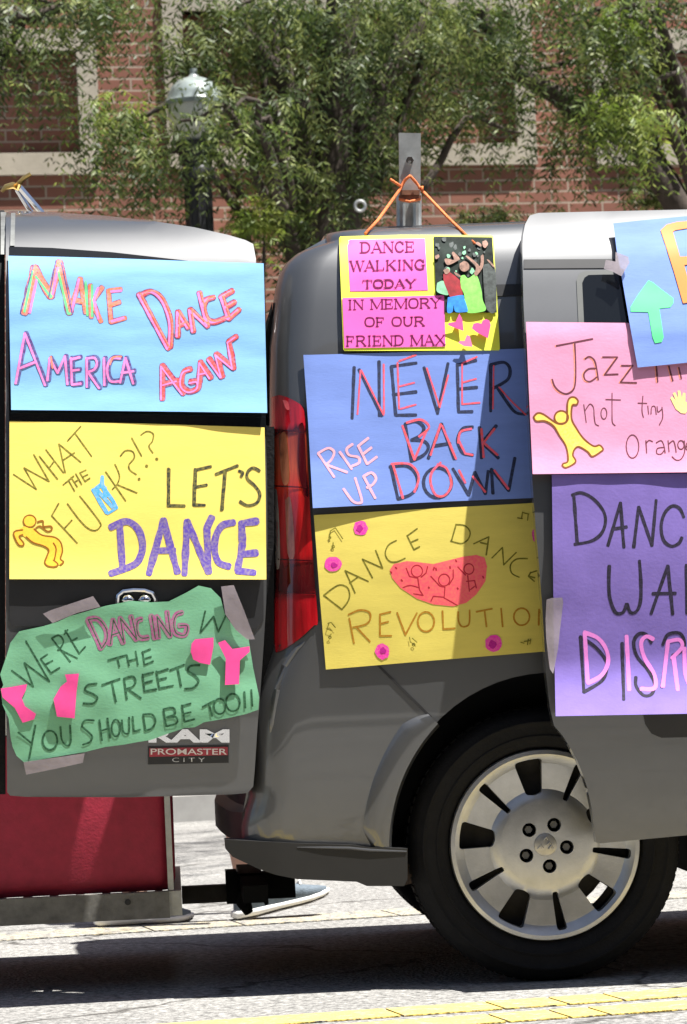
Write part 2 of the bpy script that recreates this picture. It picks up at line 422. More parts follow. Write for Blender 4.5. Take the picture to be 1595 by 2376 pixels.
bark = mat('bark', (.055, .042, .033), .95, 0, .3, 20, bump=.6, bscale=30)
rg = np.random.default_rng(11)
def fronds(anchors, L=(.30, .55), lf=.058, pairs=11, down=1.15, out=None):
    """anchors Nx3 -> quads of leaflets on drooping fronds; returns (verts, faces)"""
    N = len(anchors); V = []
    ang = rg.uniform(0, 2*np.pi, N); el = rg.uniform(-.1, .5, N)
    d0 = np.stack([np.cos(ang)*np.cos(el), np.sin(ang)*np.cos(el), np.sin(el)], 1)
    Ls = rg.uniform(L[0], L[1], N)
    quads = []; jit0 = rg.normal(0, .3, (N, 3))
    for k in range(pairs):
        t = (k+.8)/pairs
        dn = np.array([0, 0, -1.0])
        # position along a parabola that droops
        pos = anchors + d0*(Ls*(t-.38*down*t*t))[:, None] + dn*(Ls*.85*down*t*t)[:, None]
        tan = d0*(1-.76*down*t) + dn*(1.7*down*t); tan /= np.linalg.norm(tan, axis=1)[:, None]
        side = np.cross(tan, np.array([0.0, 0, 1]) + jit0); side /= np.linalg.norm(side, axis=1)[:, None]
        up = np.cross(side, tan)
        ll = lf*(1-.45*abs(t-.45))*rg.uniform(.75, 1.2, N)
        for s in (-1, 1):
            tilt = rg.normal(-.35, .15, N)
            dirv = side*s*.72 + tan*.6 + up*tilt[:, None]; dirv /= np.linalg.norm(dirv, axis=1)[:, None]
            wd = np.cross(dirv, up + rg.normal(0, .2, (N, 3))); wd /= np.linalg.norm(wd, axis=1)[:, None]
            a = pos; b = pos + dirv*(ll*.5)[:, None] + wd*(ll*.12)[:, None]; c = pos + dirv*ll[:, None]; e = pos + dirv*(ll*.5)[:, None] - wd*(ll*.12)[:, None]
            quads.append(np.stack([a, b, c, e], 1))
    Q = np.concatenate(quads, 0)
    return Q.reshape(-1, 3)
def mesh_quads(name, V, m, parent=None, base=None):
    n = len(V)//4; me = bpy.data.meshes.new(name)
    M = root_matrix(parent) if parent else Matrix.Translation(base)
    o3 = np.array(M.translation); V = V - o3
    me.vertices.add(len(V)); me.vertices.foreach_set('co', V.astype(np.float32).ravel())
    me.loops.add(n*4); me.loops.foreach_set('vertex_index', np.arange(n*4, dtype=np.int32))
    me.polygons.add(n); me.polygons.foreach_set('loop_start', np.arange(0, n*4, 4, dtype=np.int32))
    me.update(calc_edges=True); me.validate()
    q4 = (V + o3).reshape(-1, 4, 3)[:, 0]; cell = np.floor(q4/.16)
    hsh = np.abs(np.sin(cell @ np.array([12.9898, 78.233, 37.719]))*43758.5453) % 1
    tone = np.repeat(hsh*.62, 4).astype(np.float32); a_ = me.attributes.new('tone', 'FLOAT', 'POINT'); a_.data.foreach_set('value', tone)
    me.materials.append(m)
    o = link(bpy.data.objects.new(name, me))
    if parent: o.parent = parent
    return o
def cluster(x, y, rx, ry, n, D, dd):
    out = []; sub = []
    for _ in range(max(2, n//13)):                      # sprays gather in clumps with gaps between
        while True:
            a, b = rg.uniform(-1, 1, 2)
            if a*a+b*b < 1: break
        sub.append((x+a*rx, y+b*ry-50, D+rg.uniform(-dd, dd)))
    for _ in range(n):
        q = sub[int(rg.integers(len(sub)))]
        out.append(pxs(q[0]+rg.normal(0, 30), q[1]+rg.normal(0, 24), q[2]+rg.normal(0, .08)))
    return out
def canopy(cx, cy, cz, rx, ry, rz, n):
    out = []
    for _ in range(n):
        v = rg.normal(0, 1, 3); v /= np.linalg.norm(v); r = rg.uniform(.45, 1)**.6
        out.append(S(cx+v[0]*rx*r, cy+v[1]*ry*r, cz+v[2]*rz*r))
    return out
def limb(bm, pts, r0, r1):
    n = len(pts); P = []
    for i in range(n-1):
        for q in range(4): P.append(pts[i].lerp(pts[i+1], q/4) + Vector((rnd.uniform(-1, 1), rnd.uniform(-1, 1), rnd.uniform(-1, 1)))*.02)
    P.append(pts[-1]); m = len(P)
    tube(bm, P, [r0+(r1-r0)*i/(m-1) for i in range(m)], 8)
def make_tree(label, tx, clusters, canopies, limbs, D=10.2):
    b0 = pxs(tx, 1700, D); b0.z = .12
    t = thing('tree', label, 'tree', b0)
    anchors = []
    sunlit = []
    for c in clusters:
        (sunlit if len(c) > 7 else anchors).extend(cluster(*c[:4], int(c[4]*.54), *c[5:7]))
    V = fronds(np.array(anchors))
    top = []
    for c in canopies: top += canopy(*c)
    if top: V = np.concatenate([V, fronds(np.array(top), (.5, .9), .10, 9)], 0)
    mesh_quads('crown', V, leaf, t)
    if sunlit: mesh_quads('sunlit_leaves', fronds(np.array(sunlit)), leaf_y, t)['label'] = 'leaf tufts coloured yellow green as if sunlit'  # bright hanging tufts: their sunlit look is coloured in
    bm = NB(); s = [b0 - Vector((0, 0, .1)), b0 + Vector((.05, .02, 1.2)), b0 + Vector((0, 0, 2.4))]
    limb(bm, s, .19, .13)
    for pts, ra, rb in limbs:
        limb(bm, [s[-1] if p is None else p for p in pts], ra, rb)
    # thin twigs to the clusters
    for c in clusters:
        p = pxs(c[0], c[1]-20, c[5]); q = pxs(c[0]*.7+tx*.3, c[1]-60, c[5]); limb(bm, [s[-1].lerp(q, .6), q, p], .028, .008)
    obj('trunk', bm, bark, t, 60)
    return t
W_ = lambda x, y, D=10.2: pxs(x, y, D)
T1 = [(610, 110, 150, 120, 190, 10.3, .5), (760, 180, 190, 160, 430, 10.4, .6), (790, 430, 120, 140, 430, 10.5, .5), (700, 330, 90, 120, 170, 10.3, .5), (900, 130, 190, 130, 360, 10.3, .6),
      (1070, 170, 140, 130, 260, 10.3, .6), (1000, 40, 260, 60, 200, 10.2, .6), (550, 40, 120, 70, 120, 10.2, .5), (480, 90, 100, 90, 100, 10.4, .4),
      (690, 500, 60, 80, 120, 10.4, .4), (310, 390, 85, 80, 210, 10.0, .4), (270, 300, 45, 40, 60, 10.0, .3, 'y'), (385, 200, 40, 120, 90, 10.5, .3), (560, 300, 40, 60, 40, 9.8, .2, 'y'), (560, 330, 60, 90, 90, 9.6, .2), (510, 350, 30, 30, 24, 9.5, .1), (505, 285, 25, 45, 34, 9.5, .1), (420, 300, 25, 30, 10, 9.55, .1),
      (1010, 300, 110, 50, 60, 10.5, .3), (920, 260, 80, 80, 90, 10.6, .3), (1210, 330, 50, 80, 60, 10.4, .3)]
make_tree('drooping feathery tree behind the van roof, around the street lamp', 790, T1, [(2.4, 7.6, 7.0, 3.2, 2.4, 1.6, 130), (3.9, 4.9, 6.6, 3.0, 2.1, 1.0, 620)],
          [([None, W_(700, 250), W_(560, 60)], .10, .03), ([None, W_(880, 200), W_(1010, 20)], .10, .03), ([None, W_(620, 330), W_(420, 300)], .07, .02), ([None, W_(800, 0), W_(760, -300)], .12, .06)])
T0 = [(130, 30, 130, 60, 150, 10.2, .5), (50, 140, 80, 70, 100, 10.1, .4), (75, 210, 35, 60, 45, 10.1, .3), (250, 15, 90, 50, 80, 10.3, .4), (190, 80, 60, 50, 50, 10.3, .4), (10, 40, 60, 60, 60, 10.2, .4)]
make_tree('feathery tree whose leaves hang in at the upper left corner, before the brick panel', -250, T0, [(-2.0, 7.8, 6.6, 2.4, 2.2, 1.5, 120)],
          [([None, W_(-60, 60), W_(200, 10)], .09, .02), ([None, W_(-250, -100), W_(-300, -400)], .1, .05)])
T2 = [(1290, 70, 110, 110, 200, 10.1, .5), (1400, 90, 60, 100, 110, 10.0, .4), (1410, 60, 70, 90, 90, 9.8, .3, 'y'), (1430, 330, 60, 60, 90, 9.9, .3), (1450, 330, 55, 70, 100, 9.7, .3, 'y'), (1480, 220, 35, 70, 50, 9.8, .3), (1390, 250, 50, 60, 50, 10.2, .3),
      (1190, 200, 50, 110, 60, 10.4, .3), (1545, 50, 60, 50, 100, 10.1, .4), (1350, 330, 60, 60, 40, 10.4, .3), (1590, 250, 20, 60, 14, 10.3, .2)]
make_tree('feathery tree at the right edge with a dark limb and one bright hanging tuft', 1790, T2, [(6.4, 7.6, 6.8, 2.6, 2.3, 1.5, 130)],
          [([None, W_(1595, 225), W_(1500, 90), W_(1440, -40)], .10, .05), ([None, W_(1480, 330), W_(1340, 255), W_(1160, 140), W_(1120, 20)], .085, .035), ([None, W_(1650, -100), W_(1600, -300)], .1, .05)])

def bush(label, x, y, rx, ry, n, D, m, lf=.05):
    b0 = pxs(x, 1700, D); b0.z = .12
    t = thing('bush', label, 'bush', b0)
    P = []
    for _ in range(n):
        a, b, c = rg.normal(0, .45, 3); P.append(pxs(x+a*rx, y+b*ry, D+c*.3))
    V = fronds(np.array(P), (.06, .16), lf, 5, .3)
    k = []
    for _ in range(n//2):                                # lower body of the bush, down to the pavement
        h = rg.uniform(.2, 1); p = b0 + Vector((rg.normal(0, .25), rg.normal(0, .25), h*pxs(x, y, D).z)); k.append(p)
    V = np.concatenate([V, fronds(np.array(k), (.08, .2), lf, 5, .3)], 0)
    mesh_quads('leaves', V, m, t)
    bm = NB()
    for q in range(5):
        limb(bm, [b0 + Vector((.03*q-.06, 0, -.02)), b0.lerp(pxs(x+rnd.uniform(-.6, .6)*rx, y, D), .6), pxs(x+rnd.uniform(-.8, .8)*rx, y-.4*ry, D)], .02, .006)
    obj('stem', bm, bark, t, 60)
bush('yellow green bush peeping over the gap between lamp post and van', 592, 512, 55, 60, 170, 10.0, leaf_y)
bush('small pale leaved bush above the van roof at the right edge', 1545, 455, 70, 50, 120, 10.6, leaf, .06)
bush('low dark bush above the roof rail, under the stone ledge', 1130, 505, 80, 30, 90, 10.7, leaf)
# grey ring hanging in the leaves
bm = NB(); c = pxs(836, 478, 9.6); rr = 12/(FPX/17.6)
tube(bm, [c + Vector((rr*math.cos(a), 0, rr*math.sin(a))) for a in [k*2*math.pi/20 for k in range(21)]], rr*.35, 8, cap=False)
tag(obj('hanging_ring', bm, galv), 'small grey metal ring hanging in the dark leaves beside the roof post', 'ring')

def parse(s):
    out = []
    for part in s.split(';'):
        part = part.strip()
        if not part: continue
        if part[0] == 'o':
            cx, cy, rx, ry = map(float, part[1:].split(','))
            out.append([(cx+rx*math.cos(a), cy+ry*math.sin(a)) for a in [-1.7+k*2*math.pi/18 for k in range(19)]]); continue
        sm = part[0] == '~'
        P = [tuple(map(float, q.split(','))) for q in part.lstrip('~').split()]
        if sm and len(P) > 2:
            Q = []
            for i in range(len(P)-1):
                p0 = P[max(i-1, 0)]; p1 = P[i]; p2 = P[i+1]; p3 = P[min(i+2, len(P)-1)]
                for t in [k/6 for k in range(6)]:
                    Q.append(tuple(.5*(2*p1[c] + (p2[c]-p0[c])*t + (2*p0[c]-5*p1[c]+4*p2[c]-p3[c])*t*t + (3*p1[c]-p0[c]-3*p2[c]+p3[c])*t**3) for c in (0, 1)))
            Q.append(P[-1]); out.append(Q)
        else:
            for a, b in zip(P[:-1], P[1:]): out.append([a, b])
    return out

# ------------------------------------------------------------------ VAN
def spline(pts):
    xs = np.array([p[0] for p in pts], float); ys = np.array([p[1] for p in pts], float)
    d = np.gradient(ys, xs)
    def f(x):
        if x <= xs[0]: return float(ys[0])
        if x >= xs[-1]: return float(ys[-1] + d[-1]*(x-xs[-1]))
        i = int(np.searchsorted(xs, x)-1); h = xs[i+1]-xs[i]; t = (x-xs[i])/h
        return float((2*t**3-3*t*t+1)*ys[i] + (t**3-2*t*t+t)*h*d[i] + (-2*t**3+3*t*t)*ys[i+1] + (t**3-t*t)*h*d[i+1])
    return f
wprof = spline([(.15, .05), (.30, .025), (.45, .008), (.6, .0), (.8, .0), (.95, .005), (1.08, .018), (1.2, .036), (1.4, .070), (1.55, .100), (1.65, .125), (1.70, .142), (1.73, .156), (1.76, .176), (1.78, .194), (1.795, .215), (1.805, .242)])
rear_pts = [(2000, 700), (1960, 560), (1900, 556), (1860, 575), (1750, 578), (1650, 584), (1570, 604), (1500, 628), (1300, 630), (1100, 628), (920, 626), (800, 628), (700, 636), (640, 645), (600, 664), (575, 690), (560, 716), (548, 765)]
rp = sorted([(px(x, y, .12).z, px(x, y, .12).x) for (y, x) in rear_pts])
urear = lambda z: float(np.interp(z, [p[0] for p in rp], [p[1] for p in rp]))
RC = .10; VW = 1.83
def inset(d):
    if d >= RC: return 0.0
    q = (RC-max(d, 0))/RC
    return RC*(1-math.sqrt(max(0, 1-q*q)))
def Ybody(X, Z): return wprof(Z) + inset(X-urear(Z))

van = thing('van', 'dark grey cargo van covered in handmade posters, rear door and side door open', 'van', (.9, VW/2, 0))
# body loft
loop = []
zs = list(np.linspace(.32, 1.70, 40)) + [1.71, 1.72, 1.73, 1.74, 1.75, 1.76, 1.77, 1.78, 1.788, 1.795, 1.80, 1.805]
near = [(z, wprof(z)) for z in zs] + [(1.809, .27), (1.812, .32), (1.816, .42), (1.820, .6), (1.822, VW/2)]
full = near + [(z, VW-y) for z, y in near[-2::-1]]
st = [0, .004, .01, .02, .035, .055, .08, .1, .14, .2] + list(np.linspace(.3, 4.0, 38)) + [4.05, 4.1]
bm = NB(); rings = []
def vtop(u):
    return float(np.interp(u, [2.2, 2.5, 2.75, 3.45, 4.2], [1.83, 1.80, 1.72, 1.12, .86]))
for i, d in enumerate(st):
    ring = []
    for z, y in full:
        x = urear(z) + d if d < .3 else -.65 + d + (urear(z)+.65)*max(0, 1-(d-.3)/.25)
        zt = z
        tp = vtop(x)
        if x > 2.2:
            zt = .32 + (z-.32)*(min(1.822, tp)-.32)/(1.822-.32)
        ins = inset(d) if d < .3 else (inset(4.1-d)*1.5 if d > 3.9 else 0)
        yy = y + ins*(1 if y < VW/2 else -1)*(0 if abs(y-VW/2) < 1e-6 else min(1, abs(y-VW/2)/.3))
        ring.append(bm.verts.new((x, yy, zt)))
    rings.append(ring)
n = len(full)
for a, b in zip(rings[:-1], rings[1:]):
    for k in range(n):
        bm.faces.new((a[k], a[(k+1) % n], b[(k+1) % n], b[k]))
bm.faces.new(rings[0]); bm.faces.new(rings[-1][::-1])
bmesh.ops.recalc_face_normals(bm, faces=bm.faces[:])
body = obj('body', bm, [paint, inner_dark], van, 30)
def cutter(bm):
    me = bpy.data.meshes.new('c'); bm.transform(ROOTM[van.name].inverted()); bm.to_mesh(me); bm.free()
    me.materials.append(paint); me.materials.append(inner_dark)
    for p in me.polygons: p.material_index = 1
    o = link(bpy.data.objects.new('c', me)); o.parent = van; return o
WB = 3.10; ARC = Vector((.012, 0, .315))
cs = []
for dx in (0, WB):
    bm = NB(); prev = None; seg = 64
    ra, rb = .385, .405
    r1 = [bm.verts.new((ARC.x+dx+ra*math.cos(2*math.pi*k/seg), -.2, ARC.z+rb*math.sin(2*math.pi*k/seg))) for k in range(seg)]
    r2 = [bm.verts.new((v.co.x, .34, v.co.z)) for v in r1]
    bm.faces.new(r1); bm.faces.new(r2[::-1])
    for k in range(seg): bm.faces.new((r1[k], r2[k], r2[(k+1) % seg], r1[(k+1) % seg]))
    bmesh.ops.recalc_face_normals(bm, faces=bm.faces[:]); cs.append(cutter(bm))
    bm = NB()
    r1 = [bm.verts.new((ARC.x+dx+ra*math.cos(2*math.pi*k/seg), VW-.34, ARC.z+rb*math.sin(2*math.pi*k/seg))) for k in range(seg)]
    r2 = [bm.verts.new((v.co.x, VW+.2, v.co.z)) for v in r1]
    bm.faces.new(r1); bm.faces.new(r2[::-1])
    for k in range(seg): bm.faces.new((r1[k], r2[k], r2[(k+1) % seg], r1[(k+1) % seg]))
    bmesh.ops.recalc_face_normals(bm, faces=bm.faces[:]); cs.append(cutter(bm))
bm = NB(); box(bm, (-1.5, .38, .60), (1.5, VW-.38, 1.62)); cs.append(cutter(bm))
for c in cs:
    md = body.modifiers.new('b', 'BOOLEAN'); md.object = c; md.operation = 'DIFFERENCE'; md.solver = 'EXACT'; md.material_mode = 'TRANSFER'
bpy.context.view_layer.update()
dg = bpy.context.evaluated_depsgraph_get()
nm = bpy.data.meshes.new_from_object(body.evaluated_get(dg)); body.modifiers.clear(); body.data = nm
for c in cs:
    bpy.data.objects.remove(c, do_unlink=True)
nm.set_sharp_from_angle(angle=R_(30))

# wheel arch flare: a bevelled lip that swells rearward of the arch
bm = NB()
rows = []
for k in range(0, 41):
    a = R_(132 + 50*k/40)
    ca, sa = math.cos(a), math.sin(a)
    wd = .058*min(1, k/8+.25)**.5*min(1, (40-k)/10+.25)
    prf = []
    for q, (dr, h) in enumerate([(-.012, .012), (-.004, -.012), (.35, -.014), (.8, -.009), (1.0, -.001), (1.02, .006)]):
        r = dr if q < 2 else wd*dr
        X = ARC.x + (.385+r)*ca; Z = ARC.z + (.405+r)*sa
        prf.append(bm.verts.new((X, Ybody(X, Z)+h, Z)))
    rows.append(prf)
for a, b in zip(rows[:-1], rows[1:]):
    for q in range(5): bm.faces.new((a[q], a[q+1], b[q+1], b[q]))
bmesh.ops.recalc_face_normals(bm, faces=bm.faces[:])
obj('arch_flare', bm, paint, van, 30)

# tail light
tl = [(630, 922), (650, 917), (680, 928), (703, 946), (710, 985), (716, 1100), (722, 1220), (730, 1340), (738, 1440), (728, 1452), (700, 1478), (670, 1500), (645, 1513), (638, 1505), (634, 1440), (632, 1250), (630, 1080)]
def lens_mat(name, c, rough=.12):
    m = mat(name, c, rough, 0, .35, 26, coat=1.0, stretch=(1, 1, .12)); return m
red = lens_mat('red_lens', (.30, .006, .010)); dred = lens_mat('dark_red_lens', (.06, .002, .004)); amber = lens_mat('orange_lens', (.42, .05, .012)); clear = mat('clear_lens', (.35, .30, .27), .1, .2, .2, 30, coat=1)
def tail_mat():
    m = bpy.data.materials.new('tail_lens'); m.use_nodes = True; t = m.node_tree; b = t.nodes['Principled BSDF']
    b.inputs['Roughness'].default_value = .12; b.inputs['Coat Weight'].default_value = 1; b.inputs['Specular IOR Level'].default_value = .6
    tc = t.nodes.new('ShaderNodeTexCoord'); sp = t.nodes.new('ShaderNodeSeparateXYZ'); t.links.new(tc.outputs['Object'], sp.inputs[0])
    n = t.nodes.new('ShaderNodeTexNoise'); n.inputs['Scale'].default_value = 1; n.inputs['Detail'].default_value = 4
    mp = t.nodes.new('ShaderNodeMapping'); mp.inputs['Scale'].default_value = (60, 20, 6); t.links.new(tc.outputs['Object'], mp.inputs[0]); t.links.new(mp.outputs[0], n.inputs['Vector'])
    mr = t.nodes.new('ShaderNodeMapRange'); z0 = hit(680, 1513, Ybody).z; z1 = hit(660, 917, Ybody).z
    mr.inputs[1].default_value = z0; mr.inputs[2].default_value = z1; t.links.new(sp.outputs[2], mr.inputs[0])
    ad = t.nodes.new('ShaderNodeMath'); ad.operation = 'MULTIPLY_ADD'; ad.inputs[1].default_value = .05; t.links.new(n.outputs[0], ad.inputs[0]); t.links.new(mr.outputs[0], ad.inputs[2])
    rp = t.nodes.new('ShaderNodeValToRGB'); e = rp.color_ramp.elements
    stops = [(0, (.10, .002, .004)), (.06, (.48, .008, .014)), (.22, (.40, .006, .012)), (.26, (.06, .002, .004)), (.36, (.10, .006, .006)), (.40, (.40, .008, .010)), (.62, (.46, .012, .012)), (.66, (.70, .035, .012)), (.74, (.60, .09, .03)), (.86, (.45, .06, .025)), (.885, (.06, .002, .004)), (.91, (.55, .010, .024)), (1.0, (.40, .010, .02))]
    e[0].position = 0; e[0].color = (*stops[0][1], 1); e[1].position = 1; e[1].color = (*stops[-1][1], 1)
    for p, c in stops[1:-1]: q = e.new(p); q.color = (*c, 1)
    t.links.new(ad.outputs[0], rp.inputs[0])
    r2 = t.nodes.new('ShaderNodeValToRGB'); r2.color_ramp.elements[0].position = .35; r2.color_ramp.elements[1].position = .62
    r2.color_ramp.elements[0].color = (.35, .3, .3, 1); r2.color_ramp.elements[1].color = (1, 1, 1, 1); t.links.new(n.outputs[0], r2.inputs[0])
    mx = t.nodes.new('ShaderNodeMix'); mx.data_type = 'RGBA'; mx.blend_type = 'MULTIPLY'; mx.inputs[0].default_value = .85
    t.links.new(rp.outputs[0], mx.inputs[6]); t.links.new(r2.outputs[0], mx.inputs[7]); t.links.new(mx.outputs[2], b.inputs['Base Color'])
    return m
b = NB(); patch(b, [(x+(5 if x > 690 else -1), y) for x, y in tl], Ybody, .002, .03, 18); light = obj('tail_light', b, black_trim, van, 40)
b = NB(); Q = parse('~' + ' '.join('%f,%f' % q for q in tl+[tl[0]]))[0][:-1]; patch(b, Q, Ybody, .004, .001, 9); obj('lens', b, tail_mat(), light, 60)
def lens(poly, m, off, nm_='lens', lab=None):
    b = NB(); Q = parse('~' + ' '.join('%f,%f' % q for q in list(poly)+[poly[0]]))[0][:-1]; patch(b, Q, Ybody, off, .0008, 9); return obj(nm_, b, m, light, 40, label=lab)
lens([(635, 1140), (643, 1140), (649, 1230), (650, 1300), (646, 1320), (640, 1300)], clear, .0052, lab='clear strip lens')
lens([(647, 1012), (664, 1008), (672, 1110), (655, 1116)], mat('amber_reflector', (.40, .13, .06), .25, 0, .4, 60, coat=1, stretch=(1, 1, .2)), .0052, lab='amber reflector strip')
lens([(662, 1160), (676, 1162), (684, 1284), (668, 1284)], mat('brown_reflector', (.22, .07, .05), .25, 0, .5, 60, coat=1, stretch=(1, 1, .2)), .0052)
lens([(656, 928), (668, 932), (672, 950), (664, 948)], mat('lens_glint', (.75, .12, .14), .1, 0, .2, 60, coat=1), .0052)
for k, (yy, xa, xb) in enumerate(((1128, 637, 716), (1298, 645, 727), (1374, 648, 732), (998, 637, 709))):
    b = NB(); patch(b, [(xa, yy-2), (xb, yy+2), (xb, yy+5), (xa, yy+1)], Ybody, .0056, .0006, 12); obj('lens_seam', b, dred, light, 40)
lens([(694, 985), (706, 990), (712, 1100), (716, 1150), (704, 1140), (692, 1080)], dred, .0052, lab='dark inner lens')

# body trims: roof drip line, slot by the door, panel creases
bm = NB(); patch(bm, [(1153, 660), (1260, 658), (1260, 684), (1153, 687)], Ybody, .003, .004, 30)
obj('door_track', bm, black_trim, van)
bm = NB()
patch(bm, [(865, 1535), (872, 1534), (1003, 1663), (998, 1667)], Ybody, .0022, .003, 20)
obj('panel_seam', bm, black_trim, van)
bm = NB()                                             # soft crease below the lamp
P = [hit(x, y, Ybody, -.004) for x, y in [(742, 1458), (690, 1505), (662, 1545), (645, 1600), (632, 1680), (628, 1700)]]
tube(bm, P, [.004, .007, .009, .009, .007, .003], 10); obj('corner_crease', bm, paint, van)

# rear bumper
bm = NB()
def Ybump(X, Z): return .004 + .22*max(0, (-.62-X))**1.2
bp = [(558, 1958), (700, 1957), (815, 1960), (860, 1966), (946, 1969), (946, 2040), (938, 2056), (852, 2056), (828, 2046), (690, 2040), (640, 2030), (600, 2016), (540, 1988), (524, 1970), (524, 1950)]
bp = [(522, 1948), (560, 1950)] + bp[1:5] + bp[5:14]
patch(bm, bp, Ybump, 0, .09, 18)
bumper = obj('bumper', bm, mat('bumper_plastic', (.008, .0078, .0078), .6, 0, .2, 12), van, 30)
bm = NB()
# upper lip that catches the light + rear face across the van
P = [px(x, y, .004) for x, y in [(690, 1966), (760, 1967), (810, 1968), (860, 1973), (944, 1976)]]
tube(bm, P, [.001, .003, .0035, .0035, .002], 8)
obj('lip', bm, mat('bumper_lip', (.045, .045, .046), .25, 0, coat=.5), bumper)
bm = NB()
Xb = px(528, 1930, .25).x; Xi = px(620, 1930, .3).x
ring0 = None
for (y, bulge) in [(.09, .035), (.16, .012), (.3, 0), (.6, -.012), (VW/2, -.02), (VW-.6, -.012), (VW-.3, 0), (VW-.1, .04)]:
    x = Xb + bulge
    sec = [(x+.03, .345), (x, .36), (x, .425), (x+.025, .44), (x+.03, .50), (Xi, .52), (Xi, .31), (x+.08, .29)]
    r = [bm.verts.new((a, y, z)) for a, z in sec]
    if ring0:
        for k in range(len(r)): bm.faces.new((ring0[k], ring0[(k+1) % len(r)], r[(k+1) % len(r)], r[k]))
    else: bm.faces.new(r)
    ring0 = r
bm.faces.new(ring0[::-1]); bmesh.ops.recalc_face_normals(bm, faces=bm.faces[:])
obj('rear_face', bm, black_trim, bumper, 40)
bm = NB(); patch(bm, [(905, 1966), (975, 1975), (975, 2046), (930, 2056), (905, 2050)], lambda X, Z: .10, 0, .05, 20)
obj('mud_flap', bm, mat('rusty_black', (.045, .028, .02), .8, 0, .5, 30), van)
# sill and underbody
bm = NB(); box(bm, (.42, .04, .20), (2.7, VW-.04, .318)); box(bm, (-.55, .25, .26), (.0, VW-.25, .318)); box(bm, (3.5, .1, .22), (3.6, VW-.1, .318))
obj('underbody', bm, inner_dark, van)
# roof rail and post
bm = NB()
ry = .40
a = px(862, 535, ry); b = px(1235, 521, ry); b.z = a.z+ (b.z-a.z); c = a + (b-a)*3.2
for p, q in ((a, c),):
    d = (q-p)
    for z0, z1, y0, y1 in ((-.006, .006, -.02, .02), (-.024, -.007, -.012, .018)):
        vs = [bm.verts.new(p + Vector((0, yy, zz)) + d*s) for s in (0, 1) for yy in (y0, y1) for zz in (z0, z1)]
        for f in ((0, 1, 3, 2), (4, 6, 7, 5), (0, 4, 5, 1), (2, 3, 7, 6), (0, 2, 6, 4), (1, 5, 7, 3)): bm.faces.new([vs[i] for i in f])
bmesh.ops.recalc_face_normals(bm, faces=bm.faces[:])
rail = obj('roof_rail', bm, mat('rail_metal', (.55, .56, .57), .3, .8, .1, 20), van)
bm = NB()
def quadbox(bm, pl, Y0, Y1):
    f = [bm.verts.new(px(x, y, Y0)) for x, y in pl]; bk = [bm.verts.new(v.co + Vector((0, Y1-Y0, 0))) for v in f]
    n = len(f); bm.faces.new(f); bm.faces.new(bk[::-1])
    for k in range(n): bm.faces.new((f[k], bk[k], bk[(k+1) % n], f[(k+1) % n]))
    bmesh.ops.recalc_face_normals(bm, faces=bm.faces[:])
quadbox(bm, [(926, 308), (977, 309), (976, 470), (928, 470)], .385, .40)
post = obj('roof_post', bm, galv, van)
bm = NB(); cx = px(949, 455, .42)
for dx in (-.020, .020):
    tube(bm, [px(949, 530, .43) + Vector((dx, 0, -.01)), px(949, 450, .43) + Vector((dx, 0, 0))], .0115, 10)
quadbox(bm, [(926, 460), (974, 460), (972, 530), (926, 530)], .437, .447)
obj('post_foot', bm, galv, post)
bm = NB(); q = px(951, 373, .385); tube(bm, [q, q + Vector((0, -.03, 0))], .0045, 10); lathe(bm, [(0, 0), (.010, 0), (.010, .006), (0, .006)], 6, lambda a, b, h: q + Vector((a, -h-.001, b)))
obj('bolt', bm, chrome, post)
bm = NB(); quadbox(bm, [(929, 441), (975, 441), (974, 452), (930, 452)], .362, .384); quadbox(bm, [(926, 453), (978, 453), (977, 463), (927, 463)], .366, .384)
obj('clamp', bm, mat('rusty_clamp', (.20, .09, .05), .7, .3, .4, 60), post)

# sliding side door, pushed back over the flank
SOFF = .135
def Yslide(X, Z): return wprof(Z-.035) - SOFF + .035*max(0, min(1, (Z-1.5)/.25)) + .012*max(0, Z-1.2) + .25*max(0, Z-1.70)
XE = 2085
dl = [(1219, 520), (1214, 545), (1213, 565), (1213, 610), (1215, 700), (1219, 780), (1224, 900), (1230, 1020), (1236, 1120), (1243, 1220), (1251, 1310), (1258, 1400), (1263, 1480), (1267, 1560), (1276, 1640), (1286, 1684), (1305, 1706), (1322, 1732), (1340, 1765), (1352, 1795), (1362, 1825), (1370, 1860), (1377, 1900), (1384, 1955), (1392, 1957),
      (1595, 1938), (XE-20, 1912), (XE, 1890), (XE, 1500), (XE, 1000), (XE, 560), (XE, 486), (1595, 486), (1420, 490), (1250, 494), (1230, 500)]
bm = NB(); patch(bm, dl, Yslide, 0, .045, 22)
sdoor = obj('sliding_door', bm, paint, van, 32)
def onslide(name, poly, off, m, th=.004, lab=None, step=24):
    b = NB(); patch(b, poly, Yslide, off, th, step); return obj(name, b, m, sdoor, 40, label=lab)
onslide('door_trim', [(1216, 602), (1560, 600), (XE-10, 598), (XE-10, 618), (1560, 621), (1216, 623)], .002, black_trim)
gk = [(1338, 650), (1344, 636), (1356, 629), (1400, 627), (XE-90, 624), (XE-90, 1060), (1400, 1080), (1366, 1060), (1352, 900), (1344, 780)]
onslide('window_frame', gk, .002, mat('window_gasket', (.10, .105, .10), .5, 0, .1, 10))
gl = [(1352, 655), (1357, 644), (1366, 638), (1400, 637), (XE-100, 634), (XE-100, 1050), (1405, 1068), (1378, 1050), (1366, 900), (1358, 780)]
onslide('window', gl, .0032, glass_dark, .002)
onslide('handle_recess', [(1490, 1640), (1498, 1680), (1512, 1702), (1535, 1712), (1700, 1708), (1720, 1690), (1720, 1600), (1490, 1600)], .003, black_trim)

